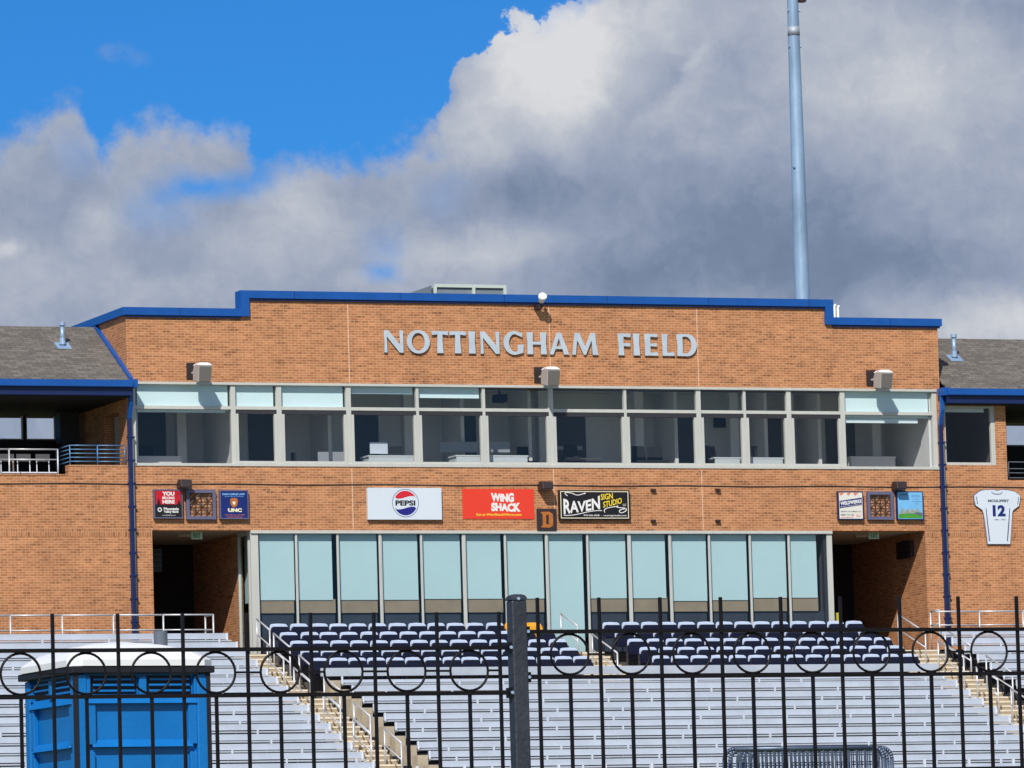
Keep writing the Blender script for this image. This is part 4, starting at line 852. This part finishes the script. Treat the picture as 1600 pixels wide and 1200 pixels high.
x, z = P(838, 470, -.02); t = thing('coping_lamp', 'small white round floodlight clipped to the blue coping at the centre', 'floodlight', (x, -.1, 20.5))
MB().box(x-.07, x+.07, -.3, -.002, 20.40, 20.52).build('bracket', BRONZE, t)
MB().tube((x+.02, -.34, 20.6), (x-.0, -.50, 20.71), .075, 14, .125).tube((x, -.5, 20.71), (x-.005, -.53, 20.73), .125, 14, .115).build('lamp_head', FLOODW, t, smooth=False)
MB().box(x+.01, x+.06, -.42, -.36, 20.74, 20.84).build('photocell', FLOODW, t)
for px, py, lb in ((281, 748, 'dark box wall light over the left square signs'), (846, 751, 'dark box wall light above the gold letter sign'), (1399, 751, 'dark box wall light over the right square signs')):
    x, z = P(px, py, -.3); t = thing('wall_light', lb, 'wall light', (x+.15, 0, z-.2), 'dark wall lights above the signs')
    MB().prism_x([(0, z-.27), (0, z-.10), (-.12, z), (-.38, z-.03), (-.42, z-.23)], x, x+.31).build('housing', BRONZE, t, bevel=.012)
    MB().box(x+.03, x+.28, -.38, -.06, z-.262, z-.25) if False else None
    MB().hexa([(x+.03, -.40, z-.245), (x+.28, -.40, z-.245), (x+.28, -.05, z-.272), (x+.03, -.05, z-.272)], [(x+.03, -.40, z-.24), (x+.28, -.40, z-.24), (x+.28, -.05, z-.265), (x+.03, -.05, z-.265)]).build('lens', FLOODL, t)
for px, lb in ((299, 'green on white EXIT sign in the left passage'), (1357.5, 'green on white EXIT sign in the right passage')):
    x, z = P(px, 831, .6); t = thing('exit_sign', lb, 'exit sign', (x+.15, .6, 14.3), 'exit signs in the passages')
    box('board', EXB, t, x, x+.31, .6, .65, z-.2, z); MB().box(x+.12, x+.19, .61, .64, z, 14.3).build('stem', FLOODG, t)
    text('EXIT', GREEN, t, x+.05, x+.26, z-.165, z-.035, .6, bold=.02)
    x2 = P(px-20, 836, 1.4)[0]; MB().box(x2, x2+.35, 1.4, 1.55, 14.24, 14.3).build('passage_light', SOFF, label='small flat ceiling fixture beside the EXIT sign in the '+('left' if px < 800 else 'right')+' passage', category='ceiling light')
def louvre(pos, ax, lb):
    t = thing('louvre_heater', lb, 'louvred heater', pos); x, y, z = pos
    if ax == 'y': 
        box('housing', PURP if False else GREYP, t, x, x+.36, y, y+.4, z, z+.62); mb = MB()
        for k in range(4): mb.hexa([(x+.03, y-.06, z+.04+k*.15), (x+.33, y-.06, z+.04+k*.15), (x+.33, y-.001, z+.12+k*.15), (x+.03, y-.001, z+.12+k*.15)], [(x+.03, y-.06, z+.055+k*.15), (x+.33, y-.06, z+.055+k*.15), (x+.33, y-.001, z+.135+k*.15), (x+.03, y-.001, z+.135+k*.15)])
        mb.build('blade', GREYP, t)
    else:
        box('housing', BRONZE, t, x-.12, x, y, y+.95, z, z+.48); mb = MB()
        for k in range(3): mb.box(x-.16, x-.121, y+.08, y+.88, z+.04+k*.15, z+.11+k*.15)
        mb.build('blade', PASS, t)
xh, zh = P(239, 893, 3.5); louvre((xh-.1, 3.5, zh), 'y', 'dim louvred heater hanging in the left passage')
louvre((11.579, .75, 13.62), 'x', 'brown louvred vent high on the sunlit wall of the right passage')
# ------------------------------------------------------------------ grandstand
YF = lambda k: -1.9-.8*k
TZ = lambda k: 10.77-.28*k
BT = lambda k: 11.40-.28*k
NR = 15
def section(x0, x1, k0, k1, label, stub=0, treadoff=0):
    t = thing('bleacher_section', label, 'bleachers', ((x0+x1)/2, YF((k0+k1)/2), TZ(k1)))
    tr = MB()
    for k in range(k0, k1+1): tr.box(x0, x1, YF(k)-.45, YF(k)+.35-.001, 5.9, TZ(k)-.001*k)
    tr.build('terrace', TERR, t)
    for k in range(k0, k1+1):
        rr_ = random.Random(k*31+int(x0*7)); z = BT(k); y = YF(k); a = x0+stub; b = x1
        jz = rr_.uniform(-.008, .008)
        bn = MB().box(a, b, y-.32, y-.05, z-.230, z-.190).build('bench', ALU, t)
        MB().box(a, b, y-.03, y+.012, z-.155+jz, z-(.075 if k == 5 and stub else 0)+jz).build('back_board', ALU, bn)
        MB().box(a+.0, a+.05, y-.045, y-.031, z-.245, z+.01).build('end_bracket', ALUW, bn)
        x = a+rr_.uniform(.6, 1.5)
        while x < b-.2:
            mb = MB(); mb.box(x, x+.05, y-.336, y-.322, z-.30, z-.165); mb.box(x, x+.03, y-.30, y+.0, z-.30, z-.243)
            mb.box(x, x+.03, y-.01, y+.03, TZ(k), z-.25); mb.build('bracket', ALUW, bn); x += rr_.choice((1.22, 1.83, 1.83, 2.44))*1.0
        MB().box(b-.05, b, y-.045, y-.031, z-.245, z+.01).build('end_bracket', ALUW, bn)
        if stub:
            MB().box(x0+.03, x0+stub-.05, y-.12, y+.30, TZ(k)+.02, z-.10).build('end_block', CONCG, bn)
    return t
section(-20, -9.80, 0, NR, 'aluminium bleachers on the left, beyond the left aisle steps')
section(-8.42, 9.24, 5, NR, 'wide central aluminium bleachers below the blue seats', stub=.36)
section(11.0, 20, 0, NR, 'aluminium bleachers on the right, beyond the right aisle steps')
# seat terraces
def terrace(x0, x1, label):
    t = thing('seat_terrace', label, 'terrace', ((x0+x1)/2, -3.5, 9.6)); mb = MB()
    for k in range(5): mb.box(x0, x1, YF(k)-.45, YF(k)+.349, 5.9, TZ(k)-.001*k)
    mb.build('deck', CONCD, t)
    return t
terrace(-8.7, -.72, 'low concrete terrace under the left block of blue seats'); terrace(.98, 9.0, 'low concrete terrace under the right block of blue seats')
tag(MB().box(-8.48, 9.24, -5.56, -5.50, 10.035, 10.25).build('front_parapet_panel', ALU), 'long pale metal panel along the front of the blue seats', 'panel')
# fold-up seats
def seat_proto(backm, seatm):
    def at(mb): return mb
    parts = []
    w_ = .258
    # curved backrest shell: profile in y,z extruded with rounded top corners
    n = 10; prof_ = [(-w_, .40), (-w_*.99, .70), (-w_*.93, .765), (-w_*.78, .80), (0, .815), (w_*.78, .80), (w_*.93, .765), (w_*.99, .70), (w_, .40)]
    b = MB().hexa([(x, .02+.10*(z-.4)-.05*(x/w_)**2, z) for x, z in prof_], [(x, .055+.10*(z-.4)-.05*(x/w_)**2, z) for x, z in prof_])
    parts.append(('backrest', b, backm, .012))
    pr = [(-.24, .36), (-.255, .63), (-.24, .70), (-.20, .724), (.20, .724), (.24, .70), (.255, .63), (.24, .36)]
    s = MB().hexa([(x, -.10, z) for x, z in pr], [(x*.97, -.03, z-.005) for x, z in pr])
    parts.append(('folding_seat', s, seatm, .018))
    for q in (-.272, .272): parts.append(('standard', MB().box(q-.012, q+.012, -.09, .06, 0, .62), SEATN, .004))
    return parts
PROTO = {}
def place_seat(kind, loc, label, group):
    if kind not in PROTO:
        bm_, sm_ = (GOLD, GOLD) if kind == 'gold' else (SEATB, SEATN)
        t = thing('stadium_chair', label, 'seat', (0, 0, 0), group)
        for nm, mb, m, bv in seat_proto(bm_, sm_): mb.build(nm, m, t, bevel=bv)
        t.location = loc; PROTO[kind] = t; return t
    src = PROTO[kind]; t = src.copy(); COL.objects.link(t); t.location = loc; t['label'] = label; t['group'] = group
    t.rotation_euler = (random.uniform(-.03, .03), 0, random.uniform(-.02, .02))
    for ch in src.children:
        q = ch.copy(); COL.objects.link(q); q.parent = t
    return t
ordn = ['first', 'second', 'third', 'fourth', 'fifth', 'sixth', 'seventh', 'eighth', 'ninth', 'tenth', 'eleventh', 'twelfth', 'thirteenth', 'fourteenth', 'fifteenth', 'sixteenth', 'seventeenth', 'eighteenth']
rown = ['top', 'second', 'third', 'fourth', 'bottom']
for bi, (x0, x1s, bn) in enumerate(((-8.62, [-.80, -.76, -.74, -.72, -.70], 'left'), (.94, [8.72, 8.74, 8.84, 8.86, 8.88], 'right'))):
    for k in range(5):
        a = x0+(0 if bi == 0 else .02*k); b = x1s[k]
        n = round((b-a)/.545); pit = (b-a)/n
        for i in range(n):
            kind = 'blue'
            x = a+pit*(i+.5)
            if bi == 0 and k == 0 and i >= n-2: kind = 'gold'
            lb = ('gold' if kind == 'gold' else 'blue')+' fold up seat, '+ordn[i]+' from the left in the '+rown[k]+' row of the '+bn+' block'
            place_seat(kind, (x+random.uniform(-.008, .008), YF(k)+random.uniform(-.01, .01), 10.845-.277*k), lb, 'fold up seats in front of the lower windows')
# aisles
def aisle(x0, x1, k0, k1, label, skew=0):
    t = thing('aisle_steps', label, 'steps', ((x0+x1)/2, YF((k0+k1)/2), TZ(k1)))
    for k in range(k0, k1+1):
        for h in (0, 1):
            zt_ = TZ(k)-.14*h+.06+ (0.0); ya = YF(k)+.35-.4*h; yb = ya-.4
            s_ = MB().box(x0, x1, yb, ya-.001, 5.9, zt_).build('step', CONC, t)
            MB().box(x0, x1, yb-.012, yb+.09, zt_-.042, zt_+.004).build('nosing', CONCL, s_)
    return t
aisle(-9.78, -8.72 if False else -8.72, 0, 4, 'upper concrete steps of the left aisle beside the blue seats')
aisle(-9.78, -8.44, 5, NR, 'lower concrete steps of the left aisle between the bleachers')
aisle(-.70, .96, 0, 4, 'short concrete steps between the two blocks of blue seats')
aisle(9.02, 10.98, 0, 4, 'upper concrete steps of the right aisle beside the blue seats')
aisle(9.26, 10.98, 5, NR, 'lower concrete steps of the right aisle between the bleachers')
def handrail(x, ka, kb, label, both=True, r=.024, h=.92):
    ya, yb = YF(ka), YF(kb); za, zb = TZ(ka)+h, TZ(kb)+h
    t = thing('handrail', label, 'handrail', (x, (ya+yb)/2, TZ(kb)), 'aisle handrails')
    MB().tube((x, ya, za), (x, yb, zb), r).build('top_rail', RAILW, t, smooth=True)
    MB().tube((x, ya, za-.42), (x, yb, zb-.42), r*.8).build('mid_rail', RAILW, t, smooth=True)
    for y, z in ((ya, za), (yb, zb)): MB().tube((x, y, z-h-.1), (x, y, z+r*.5), r).build('post', RAILW, t, smooth=True)
    return t
names = ['highest', 'second', 'third', 'fourth', 'fifth', 'sixth']
for i, (ka, kb) in enumerate(((-.4, .9), (1.3, 2.9), (3.8, 5.0), (6.2, 7.7), (9.0, 10.5), (11.8, 13.3))):
    handrail(-8.86, ka, kb, names[i]+' handrail down the right edge of the left aisle')
for i, (ka, kb) in enumerate(((2.6, 4.2), (5.2, 6.8), (8.0, 9.6), (10.8, 12.4))):
    handrail(-9.4, ka, kb, names[i]+' handrail down the middle of the left aisle')
handrail(.02, -.9, .6, 'upper handrail of the short centre steps, before the glass'); handrail(.12, 1.6, 3.8, 'lower handrail of the short centre steps')
for i, (ka, kb) in enumerate(((-.6, 1.6), (2.6, 4.6), (5.6, 7.2), (8.2, 9.8), (10.8, 12.4))):
    handrail(10.0, ka, kb, names[i]+' handrail down the middle of the right aisle')
for i, (ka, kb) in enumerate(((1.2, 3.2), (4.4, 6.4), (7.5, 9.2))):
    handrail(10.75, ka, kb, names[i]+' handrail down the right edge of the right aisle')
# top guard railings
rail('guard_railing', RAILW, 'white pipe guard railing on the walkway in front of the left wing', 'railing', [(-18.5, -1.42), (-17.1, -1.42)]+[(P(x, 960, -1.42)[0], -1.42) for x in (16, 97, 177, 255, 333)]+[(P(333, 960, -1.42)[0], -.75)], 10.87, 11.93, [11.53], .024)
rail('guard_railing', RAILW, 'white pipe guard railing on the walkway in front of the right wing', 'railing', [(10.95, -2.1), (11.0, -1.42)]+[(P(x, 954, -1.42)[0], -1.42) for x in (1530, 1598)]+[(14.6, -1.42), (16, -1.42), (18, -1.42)], 10.87, 11.93, [11.55], .024)
# black rail at the foot of the stand
t = thing('front_railing', 'dark rail with pale posts along the foot of the bleachers', 'railing', (0, -14.8, 6.6))
MB().box(-20, 20, -14.62, -14.58, 7.02, 7.09).build('rail', BLACK, t)
x = -19.2
while x < 20: MB().box(x-.03, x+.03, -14.575, -14.52, 6.6, 7.3).build('post', ALUW, t); x += 1.25
# stray items: metal bin by the right passage, sandwich stand
x, z = P(1309, 955, -.8); o = MB().hexa([(x-.06, -.9, 10.87), (x+.06, -.9, 10.87), (x+.06, -.7, 10.87), (x-.06, -.7, 10.87)], [(x-.05, -.83, 11.95), (x+.05, -.83, 11.95), (x+.05, -.78, 11.95), (x-.05, -.78, 11.95)]).build('wet_floor_sign', mat('yellow_plastic', L(186, 176, 44), .5), label='thin yellow folding sign by the right end of the lower windows', category='floor sign')
# ------------------------------------------------------------------ foreground fence
FY = -136.55; R_ = .0078
gx0 = P(288, 1100, FY)[0]; pitch = .2353
def panel(xa, xb, ztop, rt_, rb_, first_tall, label):
    t = thing('iron_fence', label, 'fence', ((xa+xb)/2, FY, 1.1), 'black ornamental fence panels')
    MB().box(xa, xb, FY-.011, FY+.011, rt_-.0065, rt_+.0065).build('top_rail', BLACK, t)
    MB().box(xa, xb, FY-.011, FY+.011, rb_-.0065, rb_+.0065).build('lower_rail', BLACK, t)
    MB().box(xa, xb, FY-.011, FY+.011, 1.27, 1.29).build('bottom_rail', BLACK, t)
    rm = (rt_+rb_)/2
    x = first_tall
    while x > xa+.02: x -= pitch
    x += pitch
    xs_ = []
    while x < xb-.01: xs_.append(x); x += pitch
    for x in xs_:
        MB().box(x-.0058, x+.0058, FY-.0058, FY+.0058, 1.17, ztop).build('picket', BLACK, t, bevel=.0015)
    for x in [xs_[0]-pitch]+xs_:
        c = x+pitch/2
        if c-.075 < xa or c+.075 > xb: continue
        MB().box(c-.0055, c+.0055, FY-.0055, FY+.0055, 1.17, rb_-.0065).build('picket', BLACK, t)
        rr_ = (rt_-rb_)/2-.009
        MB().ring((c, FY, rm), rr_+.0, .0046).build('ring', BLACK, t, smooth=True)
        MB().box(max(xa, x+.008), c-rr_+.002, FY-.006, FY+.006, rm-.004, rm+.003).box(c+rr_-.002, min(xb, c+pitch/2-.008), FY-.006, FY+.006, rm-.0035, rm+.0035).build('link', BLACK, t)
    return t
panel(-57.0, -53.80, 2.955, 2.828, 2.668, gx0, 'black iron fence panel with rings, left of the round capped post')
panel(-53.74, -50.4, 3.005, 2.884, 2.722, -53.69, 'black iron fence panel with rings, right of the round capped post')
t = thing('fence_post', 'thick dark grey fence post with rounded cap and bolts at the centre', 'fence post', (-53.77, FY, 1.1))
h = .029; px_ = -53.77
MB().box(px_-h, px_+h, FY-h, FY+h, 1.0, 2.995).build('shaft', POSTM, t, bevel=.006)
cap = MB()
for k in range(5):
    a, b = k/5, (k+1)/5; ra, rb = h*1.06*math.cos(a*math.pi/2)**.6, h*1.06*max(.02, math.cos(b*math.pi/2))**.6
    za, zb = 2.9955+.022*math.sin(a*math.pi/2), 2.9955+.022*math.sin(b*math.pi/2)
    cap.hexa([(px_+sx*ra, FY+sy*ra, za) for sx, sy in ((-1, -1), (1, -1), (1, 1), (-1, 1))], [(px_+sx*rb, FY+sy*rb, zb) for sx, sy in ((-1, -1), (1, -1), (1, 1), (-1, 1))])
cap.build('cap', POSTM, t)
for s_, z in ((-1, 2.828), (-1, 2.668), (1, 2.884), (1, 2.722)):
    q = px_+s_*(h+.012); b_ = MB().box(min(px_+s_*h, q), max(px_+s_*h, q), FY-.02, FY+.02, z-.018, z+.018).build('bracket', BLACK, t)
    MB().tube((px_+s_*(h+.004), FY-.026, z), (px_+s_*(h+.004), FY-.019, z), .006, 8).build('bolt', GALV, b_)
MB().tube((px_-.004, FY-h-.001, 3.0), (px_-.004, FY-h-.006, 3.0), .006, 8).build('bolt', GALV, t)
# ------------------------------------------------------------------ portable toilet
X0, Y0, G0 = -47.56, -111.0, 2.17; W_ = 1.12
T = thing('portable_toilet', 'blue plastic portable toilet with white domed roof behind the fence', 'portable toilet', (X0, Y0, G0), rz=math.radians(4))
OFF = WL[T.name]
WL[T.name] = Vector((0, 0, 0))         # parts below are given in the toilet's own coordinates
H_ = 2.08
box('core', PBLUE, T, .05, W_-.05, .05, W_-.05, 0.08, H_-.02)
cn = MB()
for a, b in ((0, 0), (W_-.10, 0), (0, W_-.10), (W_-.10, W_-.10)): cn.box(a, a+.10, b, b+.10, 0.05, H_-.06)
cn.build('corner_post', PBLUE, T, bevel=.012)
MB().box(-.012, .02, -.012, .02, .05, H_-.05).box(W_-.02, W_+.012, -.012, .02, .05, H_-.05).build('corner_trim', PBLACK, T)
MB().box(-.04, W_+.04, -.04, W_+.04, H_-.055, H_-.0).build('roof_trim', PBLACK, T, bevel=.006)
def face(fr, nm):
    "fr maps (s along face, d outward, z) to toilet coordinates"
    def bx(mb, s0, s1, d0, d1, z0, z1):
        mb.hexa([fr(s0, d0, z0), fr(s1, d0, z0), fr(s1, d1, z0), fr(s0, d1, z0)], [fr(s0, d0, z1), fr(s1, d0, z1), fr(s1, d1, z1), fr(s0, d1, z1)])
    m = MB(); L_ = W_
    # vent band
    for a, b in ((.13, .54), (.60, 1.0)):
        for z in (1.84, 1.885, 1.93): bx(m, a+.03, b-.03, -.045, -.02, z-.010, z+.008)
    bx(m, .10, .13, -.05, -.005, 1.80, 1.95); bx(m, .54, .60, -.05, -.005, 1.80, 1.95); bx(m, 1.0, L_-.10, -.05, -.005, 1.80, 1.95)
    m.hexa([fr(.10, -.05, 1.74), fr(L_-.10, -.05, 1.74), fr(L_-.10, .01, 1.74), fr(.10, .01, 1.74)], [fr(.10, -.05, 1.815), fr(L_-.10, -.05, 1.815), fr(L_-.10, -.04, 1.815), fr(.10, -.04, 1.815)])
    # panel surround and ledge
    bx(m, .10, .17, -.05, -.008, 1.42, 1.74); bx(m, L_-.17, L_-.10, -.05, -.008, 1.42, 1.74)
    m.hexa([fr(.14, -.05, 1.40), fr(L_-.14, -.05, 1.40), fr(L_-.14, .01, 1.40), fr(.14, .01, 1.40)], [fr(.14, -.05, 1.46), fr(L_-.14, -.05, 1.46), fr(L_-.14, -.04, 1.46), fr(.14, -.04, 1.46)])
    bx(m, .10, .16, -.05, -.012, .14, 1.36); bx(m, L_-.16, L_-.10, -.05, -.012, .14, 1.36)
    for a in (.36, .70): m.hexa([fr(a, -.05, .3), fr(a+.12, -.05, .3), fr(a+.09, -.012, .3), fr(a+.03, -.012, .3)], [fr(a, -.05, 1.22), fr(a+.12, -.05, 1.22), fr(a+.09, -.012, 1.16), fr(a+.03, -.012, 1.16)])
    m.build(nm, PBLUE, T, bevel=.014)
    d = MB(); bx(d, .14, .53, -.049, -.047, 1.815, 1.96); bx(d, .61, .99, -.049, -.047, 1.815, 1.96); d.build('vent_screen', PBLACK, T)
face(lambda s, d, z: (s, -d, z+.05), 'front_wall')
face(lambda s, d, z: (-d, s, z+.05), 'side_wall')
# domed roof, chamfered
rf = MB(); rings = [(-.05, H_+.001), (-.05, H_+.05), (.03, H_+.115), (.20, H_+.18), (.38, H_+.212), (.52, H_+.222)]
for (ia, za), (ib, zb) in zip(rings, rings[1:]):
    def rg(i, z):
        c_ = .10+.12*max(0, i); a, b = i, W_-i
        c_ = min(c_, (b-a)/2-.002)
        return [(a+c_, a, z), (b-c_, a, z), (b, a+c_, z), (b, b-c_, z), (b-c_, b, z), (a+c_, b, z), (a, b-c_, z), (a, a+c_, z)]
    rf.hexa(rg(ia, za), rg(ib, zb))
rf.build('roof', PWHITE, T, bevel=0)
MB().tube((.86, .34, H_+.1), (.86, .34, H_+.295), .055, 16).build('vent_pipe', GREYP, T, smooth=False)
MB().box(-.01, W_+.01, -.01, W_+.01, 0, .05).build('skid', PBLACK, T)
# ------------------------------------------------------------------ crowd barriers
for i, (px0, px1, yb, lb) in enumerate(((1131, 1380, -85.0, 'nearest of the stacked steel crowd barriers, bent hoop at its left end'), (1160, 1393, -84.6, 'third from the front of the stacked steel crowd barriers, reaching farthest right'), (1172, 1372, -84.2, 'fourth from the front of the stacked steel crowd barriers'), (1140, 1386, -84.8, 'second from the front of the stacked steel crowd barriers'), (1152, 1379, -83.9, 'rearmost of the stacked steel crowd barriers'))):
    xa, zt_ = P(px0, 1169-i*0.5, yb); xb = P(px1, 1170, yb)[0]; zg = 3.57; r = .027
    zt_ = P((px0+px1)/2, 1169+i*.6, yb)[1]
    t = thing('crowd_barrier', lb, 'barrier', ((xa+xb)/2, yb, zg), 'stacked steel crowd barriers')
    pa = []
    cr_ = .14
    for k in range(7): a = math.pi-(math.pi/2)*k/6; pa.append((xa+cr_+cr_*math.cos(a), yb, zt_-cr_+cr_*math.sin(a)))
    pb = []
    for k in range(7): a = math.pi/2-(math.pi/2)*k/6; pb.append((xb-cr_+cr_*math.cos(a), yb, zt_-cr_+cr_*math.sin(a)))
    MB().path([(xa, yb, zg+.15)]+pa+pb+[(xb, yb, zg+.15)]+[(xa, yb, zg+.15)], r).build('frame', STEELB, t, smooth=True)
    mb = MB(); x = xa+.11
    while x < xb-.05: mb.tube((x, yb, zg+.15), (x, yb, zt_-.01 if abs(x-xa) > cr_ and abs(xb-x) > cr_ else zt_-.06), .011, 6); x += .115
    mb.build('bar', STEELB, t)
    MB().box(xa+.2, xa+.25, yb-.3, yb+.3, zg, zg+.03).box(xb-.25, xb-.2, yb-.3, yb+.3, zg, zg+.03).tube((xa+.22, yb, zg+.03), (xa+.22, yb, zg+.15), .02).tube((xb-.22, yb, zg+.03), (xb-.22, yb, zg+.15), .02).build('foot', STEELB, t)
